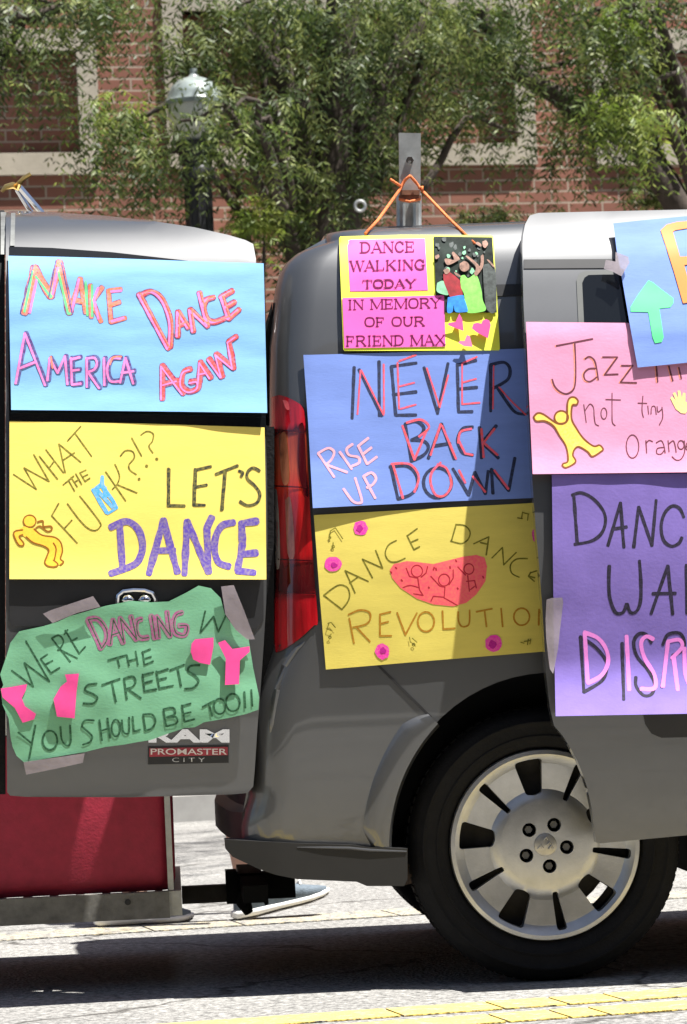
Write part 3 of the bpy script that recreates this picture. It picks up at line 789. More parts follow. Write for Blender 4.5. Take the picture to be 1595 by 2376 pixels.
# rear barn door, swung open
XH = px(605, 1200, 0).x
def Ydoor(X, Z): return .015 + .055*(X-XH) + .95*wprof(max(.45, Z-.05)) + .32*max(0, Z-1.715)
rd = [(14, 500), (16, 492), (26, 489), (120, 492), (240, 500), (350, 512), (450, 527), (530, 545), (570, 557), (588, 566), (594, 600), (600, 700), (608, 850), (615, 970), (620, 1100), (621, 1250), (618, 1400), (612, 1500), (605, 1600), (597, 1700), (592, 1780), (588, 1825), (575, 1840), (540, 1843), (300, 1850), (60, 1849), (24, 1846), (17, 1838), (14, 1500), (13, 1000)]
bm = NB(); patch(bm, rd, Ydoor, 0, .06, 22)
rdoor = obj('rear_door', bm, paint, van, 32)
def ondoor(name, poly, off, m, th=.004, parent=None, lab=None, step=24):
    b = NB(); patch(b, poly, Ydoor, off, th, step); return obj(name, b, m, parent or rdoor, 40, label=lab)
ondoor('window', [(22, 572), (120, 575), (260, 585), (420, 603), (560, 624), (598, 634), (612, 850), (618, 990), (618, 1010), (22, 996), (20, 800)], .003, glass_dark)
ondoor('shade_panel', [(22, 1330), (612, 1330), (612, 1440), (595, 1460), (30, 1452), (22, 1440)], .003, black_trim)  # dark strip standing in for shade on the door's own grey paint
b_ = NB()
for x0, x1, o_ in ((-12, 8, .03),): patch(b_, [(x0, 488), (x1+2, 488), (x1+3, 1000), (x1+4, 1843), (x0+6, 1843), (x0, 1000)], Ydoor, -.03, .03, 30)
obj('edge_seal', b_, rubber, rdoor)
b_ = NB(); patch(b_, [(26, 494), (36, 494), (34, 570), (24, 570)], Ydoor, .006, .006, 20); patch(b_, [(2, 492), (15, 492), (13, 590), (2, 590)], Ydoor, -.012, .01, 20)
obj('edge_bracket', b_, mat('bracket_grey', (.16, .165, .16), .5, .4, .3, 30), rdoor)
bm = NB(); quadbox(bm, [(612, 990), (637, 990), (636, 1840), (590, 1842), (604, 1600), (614, 1400)], .06, .26); quadbox(bm, [(614, 760), (632, 700), (637, 986), (614, 986)], .20, .30)  # dark filler added in the door gap to keep sun off the cooler
obj('gap_blocker', bm, rubber, rdoor)
# handle
hd = thing_h = None
bm = NB(); P = [hit(x, y, Ydoor, .012) for x, y in [(272, 1400), (274, 1382), (286, 1372), (310, 1369), (336, 1370), (354, 1376), (362, 1390), (362, 1404)]]
tube(bm, P, .0055, 8); handle = obj('door_handle', bm, chrome, rdoor)
bm = NB()
for cx in (297, 336):
    for q in (0,):
        c = hit(cx, 1393, Ydoor, .006); lathe(bm, [(0, .014), (.008, .013), (.014, .008), (.017, 0), (.017, -.004)], 16, lambda a, b, h: c + Vector((a, -h, b*.9)))
obj('keyhole_knob', bm, chrome, handle)
# badge below the green poster
ondoor('badge_plate', [(344, 1732), (531, 1728), (531, 1770), (344, 1774)], .004, mat('badge_black', (.012, .012, .013), .4), .004)
ondoor('badge_stripe', [(347, 1736), (529, 1733), (529, 1752), (347, 1756)], .0062, mat('badge_red', (.34, .03, .05), .4, 0, .2, 60), .002)
def text_on(name, txt, x0, y0, x1, y1, off, m, ext=.002, bold=0.0, parent=None):
    cu = bpy.data.curves.new('t', 'FONT'); cu.body = txt; cu.extrude = 0; cu.offset = bold
    to = link(bpy.data.objects.new('t', cu)); bpy.context.view_layer.update()
    me = bpy.data.meshes.new_from_object(to.evaluated_get(bpy.context.evaluated_depsgraph_get())); bpy.data.objects.remove(to, do_unlink=True)
    b = NB(); b.from_mesh(me); bmesh.ops.triangulate(b, faces=b.faces[:])
    mx = max(v.co.x for v in b.verts); mn = min(v.co.x for v in b.verts); my = max(v.co.y for v in b.verts); ny = min(v.co.y for v in b.verts)
    for v in b.verts:
        s = (v.co.x-mn)/(mx-mn); t = (v.co.y-ny)/(my-ny)
        v.co = hit(x0+(x1-x0)*s, y1+(y0-y1)*t, Ydoor, off)
    for f in b.faces:
        f.normal_update()
        if f.normal.y > 0: f.normal_flip()
    return obj(name, b, m, parent or rdoor, 0)
text_on('badge_letters', 'RAM', 345, 1692, 533, 1723, .006, chrome, bold=.05)
text_on('badge_letters', 'PROMASTER', 350, 1737, 527, 1751, .0085, mat('badge_white', (.7, .62, .6), .4), bold=.01)
text_on('badge_letters', 'C I T Y', 400, 1758, 476, 1768, .0085, mat('badge_grey', (.3, .3, .3), .4))

# wheels
def wheel_parts(parent):
    Yo = .035
    wh = NB(); O = Vector((0, Yo, .318))
    fn = lambda a, b, h: O + Vector((a, h, b))
    prof = [(.226, .03), (.232, .012), (.245, .004), (.252, .0), (.254, -.003), (.2565, -.003), (.258, .0), (.275, -.002), (.284, -.003), (.286, -.006), (.289, -.006), (.291, -.002), (.300, .004), (.309, .016), (.315, .03), (.3185, .045), (.319, .11), (.3185, .165), (.309, .195), (.285, .21), (.23, .205), (.2, .19), (.2, .05)]
    lathe(wh, prof, 96, fn, closed=True)
    bmesh.ops.recalc_face_normals(wh, faces=wh.faces[:])
    wheel = obj('wheel', wh, [rubber], parent, 50)
    # tread blocks along the shoulder
    tb = NB()
    for k in range(84):
        a = 2*math.pi*k/84; ca, sa = math.cos(a), math.sin(a); t = Vector((-sa, 0, ca)); r = Vector((ca, 0, sa))
        for y0, y1 in ((.018, .055), (.062, .105), (.112, .155), (.162, .19)):
            c = O + r*.3185 + Vector((0, (y0+y1)/2, 0))
            dr = .004 if y0 > .05 and y0 < .15 else -.001
            vs = []
            for s in (-1, 1):
                for yy in (y0, y1):
                    for rr in (-.012, dr): vs.append(tb.verts.new(O + r*(.3185+rr - (.008 if (yy < .02 or yy > .185) and rr > -.01 else 0)) + t*(s*.0085) + Vector((0, yy, 0))))
            for q in ((0, 1, 3, 2), (4, 6, 7, 5), (0, 4, 5, 1), (2, 3, 7, 6), (0, 2, 6, 4), (1, 5, 7, 3)): tb.faces.new([vs[i] for i in q])
    bmesh.ops.recalc_face_normals(tb, faces=tb.faces[:])
    obj('tread', tb, rubber, wheel, 20)
    # rim face
    rb = NB(); RR = .221
    prof = [(0, .012), (.034, .012), (.060, .013), (.10, .016), (.118, .020), (.130, .030), (.19, .024), (.203, .014), (.212, .010), (.2215, .012), (.224, .02), (.224, .05), (.20, .06), (.13, .055), (.06, .045), (0, .045)]
    prof[0] = (.0005, .012); prof[-1] = (.0005, .045)
    lathe(rb, prof, 96, fn, closed=True); bmesh.ops.recalc_face_normals(rb, faces=rb.faces[:])
    rim = obj('rim', rb, [silver, inner_dark], wheel, 28)
    k = RR/482.0; cutters = []
    def prism(pts):
        b = NB(); f = [b.verts.new(fn(x, z, -.05)) for x, z in pts]; g = [b.verts.new(fn(x*.98, z*.98, .1)) for x, z in pts]; n = len(pts)
        b.faces.new(f); b.faces.new(g[::-1])
        for q in range(n): b.faces.new((f[q], g[q], g[(q+1) % n], f[(q+1) % n]))
        bmesh.ops.recalc_face_normals(b, faces=b.faces[:])
        me = bpy.data.meshes.new('c'); b.transform(root_matrix(parent).inverted()); b.to_mesh(me); b.free()
        me.materials.append(silver); me.materials.append(inner_dark)
        o = link(bpy.data.objects.new('c', me)); o.parent = parent; cutters.append(o)
    def rounded(pts, f=.18):
        out = []
        n = len(pts)
        for i in range(n):
            p = Vector(pts[i]); a = Vector(pts[i-1]); c = Vector(pts[(i+1) % n])
            l = min((a-p).length, (c-p).length)*f
            p1 = p + (a-p).normalized()*l; p2 = p + (c-p).normalized()*l
            for s in (0, .33, .67, 1): out.append(tuple((p1*(1-s)+p*s).lerp(p*(1-s)+p2*s, s)))
        return out
    for j in range(5):
        a = R_(99 + 72*j); d = Vector((math.cos(a), math.sin(a))); t = Vector((-d.y, d.x))
        prism(rounded([tuple((d*r + t*s)*k) for r, s in ((440, -74), (445, 0), (440, 74), (268, 42), (258, 0), (268, -42))], .3))
        a = R_(63 + 72*j); d = Vector((math.cos(a), math.sin(a))); t = Vector((-d.y, d.x))
        prism(rounded([tuple((d*r + t*s)*k) for r, s in ((446, -27), (446, 27), (248, 13), (248, -13))], .35))
        a = R_(63 + 72*j); c = Vector((math.cos(a), math.sin(a)))*112
        prism([((c.x+36*math.cos(q*math.pi/10))*k, (c.y+36*math.sin(q*math.pi/10))*k) for q in range(20)])
    for c in cutters:
        md = rim.modifiers.new('b', 'BOOLEAN'); md.object = c; md.operation = 'DIFFERENCE'; md.solver = 'EXACT'
    bpy.context.view_layer.update()
    nm = bpy.data.meshes.new_from_object(rim.evaluated_get(bpy.context.evaluated_depsgraph_get())); rim.modifiers.clear(); rim.data = nm
    nm.set_sharp_from_angle(angle=R_(28))
    for c in cutters: bpy.data.objects.remove(c, do_unlink=True)
    cb = NB(); lathe(cb, [(0, .004), (.02, .005), (.026, .008), (.027, .013)], 32, fn)
    for a0, r0_, l in ((90, .014, .01), (200, .014, .012), (330, .013, .011), (20, .008, .008)):
        a = R_(a0); c = O + Vector((math.cos(a)*r0_, .0035, math.sin(a)*r0_)); tube(cb, [c + Vector((-l*.5, 0, -l*.3)), c + Vector((l*.2, -.001, l*.5)), c + Vector((l*.5, 0, -l*.2))], .0022, 6)
    obj('hub_cap', cb, mat('hub_cap', (.40, .39, .37), .4, .7, .2, 80), wheel)
    nb = NB()
    for j in range(5):
        a = R_(63 + 72*j); c = Vector((math.cos(a), 0, math.sin(a)))*.0513
        lathe(nb, [(0, .028), (.009, .028), (.011, .034), (.011, .05)], 6, lambda x, z, h: O + Vector((c.x+x, h, c.z+z)))
    obj('lug_nut', nb, mat('lug_steel', (.12, .12, .12), .4, .8), wheel)
    db = NB(); rr_ = lathe(db, [(.002, .085), (.09, .08), (.095, .07), (.15, .075), (.165, .085), (.188, .085), (.208, .08), (.208, .09)], 40, fn)
    db.faces.ensure_lookup_table(); bmesh.ops.delete(db, geom=[f for f in db.faces if any(all(v in (rr_[4][k], rr_[4][k+1], rr_[5][k], rr_[5][k+1]) for v in f.verts) for k in (34, 35))], context='FACES_ONLY'); obj('brake_drum', db, mat('brake_iron', (.022, .02, .018), .7, .4, .4, 30), wheel)
    return wheel
wheel = wheel_parts(van)
def copy_tree(o, parent, M):
    c = o.copy(); COL.objects.link(c); c.parent = parent
    if M is not None: c.matrix_local = M @ o.matrix_local
    for ch in o.children: copy_tree(ch, c, None)
    return c
copy_tree(wheel, van, Matrix.Translation((WB, 0, 0)))
vl = ROOTM[van.name].translation
fl = Matrix.Translation((-vl.x*2+0, 0, 0)) @ Matrix.Rotation(math.pi, 4, 'Z')
copy_tree(wheel, van, fl); copy_tree(wheel, van, Matrix.Translation((WB, 0, 0)) @ fl)
# front: windscreen, side window, headlight
def Ysimple(X, Z): return wprof(Z)
bm = NB(); vs = [(2.62, .16, 1.68), (2.62, VW-.16, 1.68), (3.28, VW-.1, 1.17), (3.28, .1, 1.17)]
f = [bm.verts.new(Vector(v) + Vector((.06, 0, .05))) for v in vs]; bm.faces.new(f)
obj('windscreen', bm, glass_dark, van)
bm = NB()
g = [(1.75, 1.12), (2.75, 1.12), (2.45, 1.55), (1.75, 1.6)]
bm.faces.new([bm.verts.new((x, wprof(z)-.006, z)) for x, z in g]); obj('front_window', bm, glass_dark, van)

# ------------------------------------------------------------------ POSTERS
class Sheet:
    """a poster: px corner polygon, its own surface, lettering laid on it"""
    def __init__(s, name, label, poly, Yb, clear, m, crop, wave=.002, wscale=(6, 14), thick=.0012, seed=0, step=13, curl=None, cat='poster', group='handmade signs taped on the van'):
        s.Yb, s.clear, s.wave, s.ws, s.seed = Yb, clear, wave, wscale, seed
        s.crop = crop; s.curl = curl; s.layer = .00035
        P = [s.t(*p) for p in poly]
        pc = [hit(x, y, Yb) for x, y in P]
        bz = min(p.z for p in pc); bx = sum(p.x for p in pc)/len(pc)
        s.root = thing(name, label, cat, (bx, Yb(bx, bz)-clear, bz), group=group)
        b = NB(); patch(b, P, s.Y, 0, thick, step); s.board = obj('sheet', b, m, s.root, 40)
    def t(s, x, y): ox, oy, kx, ky = s.crop; return (ox+x*kx, oy+y*ky)
    def Y(s, X, Z):
        v = s.wave*(noise.noise(Vector((X*s.ws[0]+s.seed, Z*s.ws[1], s.seed*1.7))) + .5*noise.noise(Vector((X*s.ws[0]*2.3, Z*s.ws[1]*2.1+s.seed, 3.1))))
        c = s.curl(X, Z) if s.curl else 0
        return s.Yb(X, Z) - s.clear - s.wave*1.2 - v - c
    def strokes(s, spec, wd, m, off=(0, 0), name='lettering', jit=.12, label=None, taper=.55):
        b = NB(); lay = s.layer; kx, ky = s.crop[2], s.crop[3]; wpx = wd*(kx+ky)/2
        for st_ in parse(spec):
            P = [Vector(s.t(x+off[0], y+off[1])) for x, y in st_]
            Q = [P[0]]
            for a, c in zip(P[:-1], P[1:]):
                n = max(1, int((c-a).length/4))
                for k in range(1, n+1): Q.append(a.lerp(c, k/n))
            if len(Q) < 2: continue
            L = []; h = wpx/2; sd = rnd.random()*100
            t0 = (Q[1]-Q[0]).normalized(); t1 = (Q[-1]-Q[-2]).normalized()
            Q = [Q[0]-t0*h*.7, Q[0]-t0*h*.35] + Q + [Q[-1]+t1*h*.35, Q[-1]+t1*h*.7]
            n = len(Q)
            for i, q in enumerate(Q):
                tg = (Q[min(i+1, n-1)]-Q[max(i-1, 0)]).normalized(); nn = Vector((-tg.y, tg.x))
                hw = h*(1+jit*2*noise.noise(Vector((i*.16, sd, 0))))
                if i in (0, n-1): hw *= taper
                elif i in (1, n-2): hw *= .88
                wob = nn*(jit*h*.5*noise.noise(Vector((i*.12, sd+40, 2))))
                L.append((b.verts.new(hit(*(q+nn*hw+wob), s.Y, lay)), b.verts.new(hit(*(q-nn*hw+wob), s.Y, lay))))
            for (a, c), (d, e) in zip(L[:-1], L[1:]):
                f = b.faces.new((a, c, e, d)); f.normal_update()
                if f.normal.y > 0: f.normal_flip()
            lay += .000004
        s.layer = lay + .00003
        return obj(name, b, m, s.root, 0, label=label)
    def poly(s, polys, m, name='cutout', step=14, label=None, th=0.0, smooth=False):
        b = NB()
        for p in polys:
            if smooth: p = parse('~' + ' '.join('%f,%f' % q for q in list(p)+[p[0]]))[0][:-1]
            patch(b, [s.t(*q) for q in p], s.Y, s.layer + (th if th else 0), th*.9 if th else 0, step)
        s.layer += th + .00012
        return obj(name, b, m, s.root, 40 if th else 0, label=label)
def paper(name, c, var=.07, stretch=(3, 3, 14)):
    return mat(name, c, .8, 0, var, 3.0, bump=.05, bscale=30, spec=.25, stretch=stretch)
def blob(cx, cy, rx, ry, n=14, j=.08):
    return [(cx+rx*(1+rnd.uniform(-j, j))*math.cos(2*math.pi*k/n), cy+ry*(1+rnd.uniform(-j, j))*math.sin(2*math.pi*k/n)) for k in range(n)]
tape_m = mat('masking_tape', (.34, .295, .32), .28, 0, .12, 20, bump=.12, bscale=40, spec=.6); tape_m.node_tree.nodes['Principled BSDF'].inputs['Alpha'].default_value = .55
K1 = 640/1568

# 1 light blue
cb = srgb(120, 190, 238)
p1 = Sheet('poster', 'light blue poster reading MAKE DANCE AMERICA AGAIN in pink and orange letters', [(48, 82), (350, 88), (700, 98), (1100, 113), (1500, 125), (1520, 975), (1000, 968), (500, 962), (65, 958)], Ydoor, .006, paper('sky_blue_paper', (.21, .43, .72)), (0, 560, K1, 420/1029), wave=.0044, wscale=(3, 13), seed=1, curl=lambda X, Z: .010*max(0, min(1.3, (1.46-Z)/.09))**2)
maroon = ink('maroon_marker', srgb(140, 40, 75), cb, .7); pinkc = ink('pink_crayon', srgb(250, 125, 190), cb, .8); orangec = ink('orange_crayon', srgb(245, 125, 85), cb, .8); greenc = ink('green_crayon', srgb(110, 200, 125), cb, .8); purpl = ink('purple_marker', srgb(88, 60, 120), cb, .75)
M_ = '140,405 197,150 288,312 338,120 398,405'
AKE = '398,405 458,212 488,405;428,335 482,345;515,250 520,430;582,262 526,345 575,455;618,280 632,458;620,282 688,272;622,365 680,345;632,458 712,436'
p1.strokes(M_, 47, maroon, label='dark outline strokes'); p1.strokes(M_, 38, orangec); p1.strokes(AKE, 31, maroon, label='dark outline strokes'); p1.strokes(AKE, 24, orangec)
p1.strokes('186,170 140,400;205,200 290,318 330,160 388,410 400,410;488,230 498,420;525,250 525,425', 15, greenc, label='green crayon strokes')
p1.strokes('208,220 170,405;300,300 330,150;408,400 450,215;560,265 535,330 560,440;632,285 690,280;635,455 705,435', 15, pinkc, label='pink crayon strokes')
p1.strokes('118,408 190,135;278,318 320,110;350,120 412,412', 7, purpl, label='dark outline strokes')
DN = '792,300 958,610;~806,305 860,285 915,320 955,400 972,480 968,600;1012,540 1014,400 1072,490;1015,480 1052,462;1100,512 1082,388 1182,482 1135,292;~1215,318 1172,335 1160,385 1178,440 1220,458 1295,430;1262,315 1302,440;1256,318 1322,282;1280,378 1335,345;1302,440 1360,388'
AM = '98,805 150,520 265,815;112,722 212,682;278,788 292,660 336,745 378,650 392,810;412,660 418,810;412,668 462,656;416,732 458,727;418,812 468,806;502,660 502,825;~502,664 545,660 560,690 545,725 508,740;510,742 572,832;600,660 602,815;~692,662 640,665 618,725 635,790 688,792;692,800 722,660 766,806;700,745 768,735'
AG = '925,895 925,705 1045,865;935,812 1012,790;~1085,725 1045,745 1035,815 1075,852 1125,835 1128,795 1085,800;1135,800 1142,685 1200,775;1140,752 1182,742;1190,668 1262,770;1266,768 1232,640 1330,720 1302,570 1345,540'
p1.strokes(DN + ';' + AG, 36, maroon, label='dark outline strokes'); p1.strokes(DN + ';' + AG, 26, ink('crimson_crayon', srgb(225, 80, 70), cb, .85))
p1.strokes(AM, 27, purpl, label='dark purple strokes')
p1.strokes(DN, 13, pinkc, off=(-7, 2), label='pink crayon strokes'); p1.strokes(DN, 8, orangec, off=(9, -5))
p1.strokes(AM, 13, pinkc, off=(-8, 3), label='pink crayon strokes'); p1.strokes('~690,655 645,660 625,700;290,655 300,720', 10, orangec)
p1.strokes(AG, 10, pinkc, off=(-9, 6), label='pink crayon strokes')

# 2 yellow WHAT THE
cy = srgb(250, 232, 90)
p2 = Sheet('poster', 'yellow poster with slanted black words, a blue N and big purple DANCE', [(55, 42), (800, 55), (1505, 78), (1512, 500), (1515, 942), (55, 940)], Ydoor, .005, paper('yellow_paper', (.80, .64, .14), .05), (0, 960, K1, 420/1029), wave=.0026, wscale=(4, 4), seed=2, curl=lambda X, Z: .008*max(0, min(1.3, (1.06-Z)/.07))**2)
oliv = ink('black_pencil', srgb(95, 88, 30), cy, .8); blk = ink('black_marker', srgb(45, 48, 45), cy, .85); vio = ink('violet_marker', srgb(92, 72, 165), cy, .85); blu = ink('blue_marker', srgb(75, 165, 235), cy, .85)
p2.strokes('78,345 208,430 138,308 280,385 193,232;225,242 328,372;262,205 362,335;278,312 308,272;372,335 336,172 460,275;362,262 425,222;385,155 460,72;425,108 522,242;360,405 420,355;392,382 425,440;405,362 440,415;432,342 465,402;425,390 452,372;455,335 485,385;455,336 490,320;470,360 500,346;485,385 512,366;295,580 440,735;295,580 335,510;365,655 410,605;~385,512 450,600 500,650 540,664 568,645 565,610 455,468;602,330 715,495;~655,288 680,350 670,395 640,430;665,402 780,450;~686,240 715,210 755,215 765,250 735,290 740,320 776,345;750,138 806,240;~803,120 838,100 872,115 868,155 848,185 870,222', 8.5, oliv)
p2.strokes('o792,372,4,4;o835,297,4,4;o893,257,4,4', 9, oliv, name='dot')
p2.strokes('530,432 608,562;~583,358 586,415 640,490 662,535;548,428 640,530;545,428 584,398;596,420 600,470', 22, blu, label='blue letter N'); p2.strokes('612,568 666,536', 13, blu)
p2.strokes('958,312 958,520;955,522 1050,524;1110,315 1102,518;1112,320 1200,300;1105,418 1176,405;1102,518 1165,520;1228,345 1352,295;1280,325 1260,548;~1360,325 1380,335 1372,358;~1476,325 1440,308 1410,330 1408,370 1450,410 1478,455 1462,505 1410,522 1366,500', 17, blk)
p2.strokes('960,315 957,515;1112,320 1104,515;1281,328 1262,545', 12, blk, off=(5, 0))
p2.strokes('682,640 698,890;~632,645 720,612 785,655 812,740 800,810 760,860 632,908;848,908 930,605 1010,900;890,778 988,776;1050,910 1066,612 1186,900 1178,650 1205,590;~1328,618 1265,635 1228,700 1222,780 1245,845 1302,868;1375,630 1380,740 1352,890;1370,625 1462,610;1372,800 1458,790;1350,893 1445,903', 40, vio, label='thick violet letters')
def dancer(sh, body, outline, fillc, linec, lw):
    sh.poly(body, fillc, name='drawn_dancer', step=10, label='orange crayon dancer'); sh.strokes(outline, lw, linec, name='dancer_outline')
fillo = ink('orange_fill', srgb(250, 190, 60), cy, .8); brn = ink('brown_pencil', srgb(140, 85, 15), cy, 1.0)
# a plain dancing figure leaning back
bodyA = [[(140, 640), (165, 650), (195, 650), (240, 690), (320, 705), (350, 740), (355, 790), (345, 825), (362, 840), (350, 858), (330, 860), (310, 872), (270, 862), (258, 845), (270, 800), (275, 770), (250, 752), (190, 735), (150, 705), (128, 690), (108, 700), (135, 735), (125, 752), (100, 740), (80, 690), (85, 670)], blob(170, 610, 36, 34, 16, .02)]
dancer(p2, bodyA, '~195,655 240,690 310,702 345,730 356,780 345,825 362,842 345,860;~150,700 190,732 250,752 278,775 268,810 256,845 275,866 315,870 330,855 305,832;~130,660 88,668 80,690 105,742 130,750 135,735 110,700 130,688;~305,735 320,770 310,832;~205,650 230,640 270,668 295,660 290,640 250,640 245,610 215,615', fillo, brn, 9)
p2.strokes('o170,610,36,34', 7, brn, name='dancer_outline')

# 3 green torn paper
gp = [(1130, 95), (1200, 110), (1255, 165), (1280, 260), (1340, 345), (1415, 400), (1440, 560), (1475, 730), (1470, 800), (1400, 825), (1300, 848), (1160, 872), (1110, 900), (1050, 905), (960, 935), (860, 972), (780, 985), (700, 1000), (600, 1012), (480, 1042), (380, 1058), (250, 1080), (140, 1102), (95, 1062), (72, 1010), (60, 950), (50, 850), (15, 770), (5, 690), (20, 660), (2, 600), (40, 490), (60, 420), (110, 355), (180, 340), (250, 325), (330, 300), (400, 268), (500, 240), (600, 210), (680, 195), (750, 182), (860, 190), (960, 185), (1010, 160), (1060, 135)]
cg = srgb(112, 190, 140)
p3 = Sheet('poster', 'torn green paper poster reading STREETS with pink scraps, over the tail door badge', gp, Ydoor, .012, paper('green_paper', (.17, .41, .25), .08, (4, 4, 8)), (0, 1320, K1, 500/1225), wave=.006, wscale=(5, 8), seed=3, step=9)
dgr = ink('dark_green_marker', srgb(35, 70, 48), cg, .8); mau = ink('mauve_crayon', srgb(165, 85, 135), cg, .75)
p3.strokes('68,578 190,670 140,535 282,640 150,412;~150,410 150,412 155,425;232,512 290,592;232,512 270,486;255,546 300,522;292,592 340,562;295,395 400,528;~295,395 335,378 362,410 345,450 330,462;338,458 440,508;372,350 452,482;366,372 386,346;405,412 440,392;450,482 486,442', 10, dgr)
p3.strokes('500,290 575,452;~500,288 555,285 600,340 605,400 575,452;625,428 642,290 702,420;635,375 680,360;700,405 682,280 775,402 745,270;~805,285 778,300 778,360 800,392 842,390;860,265 880,395;902,390 890,270 968,382 950,245;~1035,248 1000,262 985,310 1000,365 1050,375 1062,325 1020,322', 30, mau, label='mauve crayon letters')
p3.strokes('500,290 575,452;~500,288 555,285 600,340 605,400 575,452;625,428 642,290 702,420;635,375 680,360;700,405 682,280 775,402 745,270;~805,285 778,300 778,360 800,392 842,390;860,265 880,395;902,390 890,270 968,382 950,245;~1035,248 1000,262 985,310 1000,365 1050,375 1062,325 1020,322', 6, dgr, off=(4, 0))
p3.strokes('1168,240 1140,360;1142,360 1215,270 1242,358 1290,255;615,520 720,490;668,505 680,556;722,490 735,550;772,468 785,545;726,525 778,512;812,470 822,545;808,476 856,456;815,512 860,500;822,546 872,525', 10, dgr)
p3.strokes('~550,652 500,660 485,690 530,712 555,735 530,765 475,765;582,660 682,625;636,640 660,755;706,625 722,740;~706,624 755,612 772,640 755,670 722,682;726,682 802,735;812,600 822,696;812,604 872,588;816,652 866,636;822,696 890,684;890,582 906,680;892,590 956,570;900,632 946,620;906,680 985,664;968,576 1048,545;1010,562 1030,665;~1135,548 1085,552 1070,580 1110,608 1130,640 1100,675 1052,682', 12, dgr)
p3.strokes('105,930 178,990;202,890 168,1075;o285,975,42,55;~345,898 352,970 380,1005 402,985 400,890;~535,862 485,862 468,895 500,925 525,955 510,985 472,1000;566,860 580,975;612,850 626,962;572,922 622,906;o660,905,24,48;~694,860 700,920 718,938 735,925 735,845;755,840 762,925 798,914;815,830 828,920;~815,828 865,828 885,865 865,905 828,920;930,798 946,895;~930,798 985,790 995,825 948,845;~948,845 1000,842 1005,878 946,895;1035,775 1050,870;1036,780 1086,765;1042,826 1086,815;1050,870 1106,855;1152,785 1218,750;1190,768 1206,836;o1250,782,34,44;o1325,760,40,50;1390,700 1396,790;1430,688 1436,780', 11, dgr)
pk = mat('hot_pink_paper', (.82, .07, .30), .7, 0, .12, 20, spec=.3)
for pp, lab in (([(5, 680), (60, 672), (155, 655), (148, 690), (125, 735), (142, 780), (205, 825), (195, 855), (130, 875), (85, 790), (15, 730)], None), ([(370, 600), (450, 595), (436, 700), (425, 850), (325, 840), (305, 740), (345, 670), (382, 640)], None), ([(1110, 400), (1215, 390), (1215, 440), (1195, 545), (1140, 535), (1100, 515), (1085, 470), (1090, 425)], None), ([(1240, 420), (1280, 405), (1322, 455), (1420, 440), (1420, 472), (1365, 520), (1360, 655), (1280, 660), (1285, 510)], None)):
    p3.poly([pp], pk, name='paper_scrap', th=.002)
def tape(sh, poly, th=.0006, crinkle=.004):
    old = sh.wave; oc = sh.clear; sh.wave = crinkle; sh.clear += .004; b = NB(); patch(b, [sh.t(*q) for q in poly], sh.Y, sh.layer, th, 9); sh.wave = old; sh.clear = oc
    return obj('tape', b, tape_m, sh.root, 60)
tape(p3, [(245, 255), (290, 235), (530, 155), (572, 215), (440, 250), (300, 308)]); tape(p3, [(1258, 100), (1330, 92), (1390, 240), (1450, 400), (1405, 402), (1340, 345), (1282, 258)]); tape(p3, [(135, 1098), (300, 1075), (482, 1048), (472, 1102), (300, 1140), (150, 1170)])

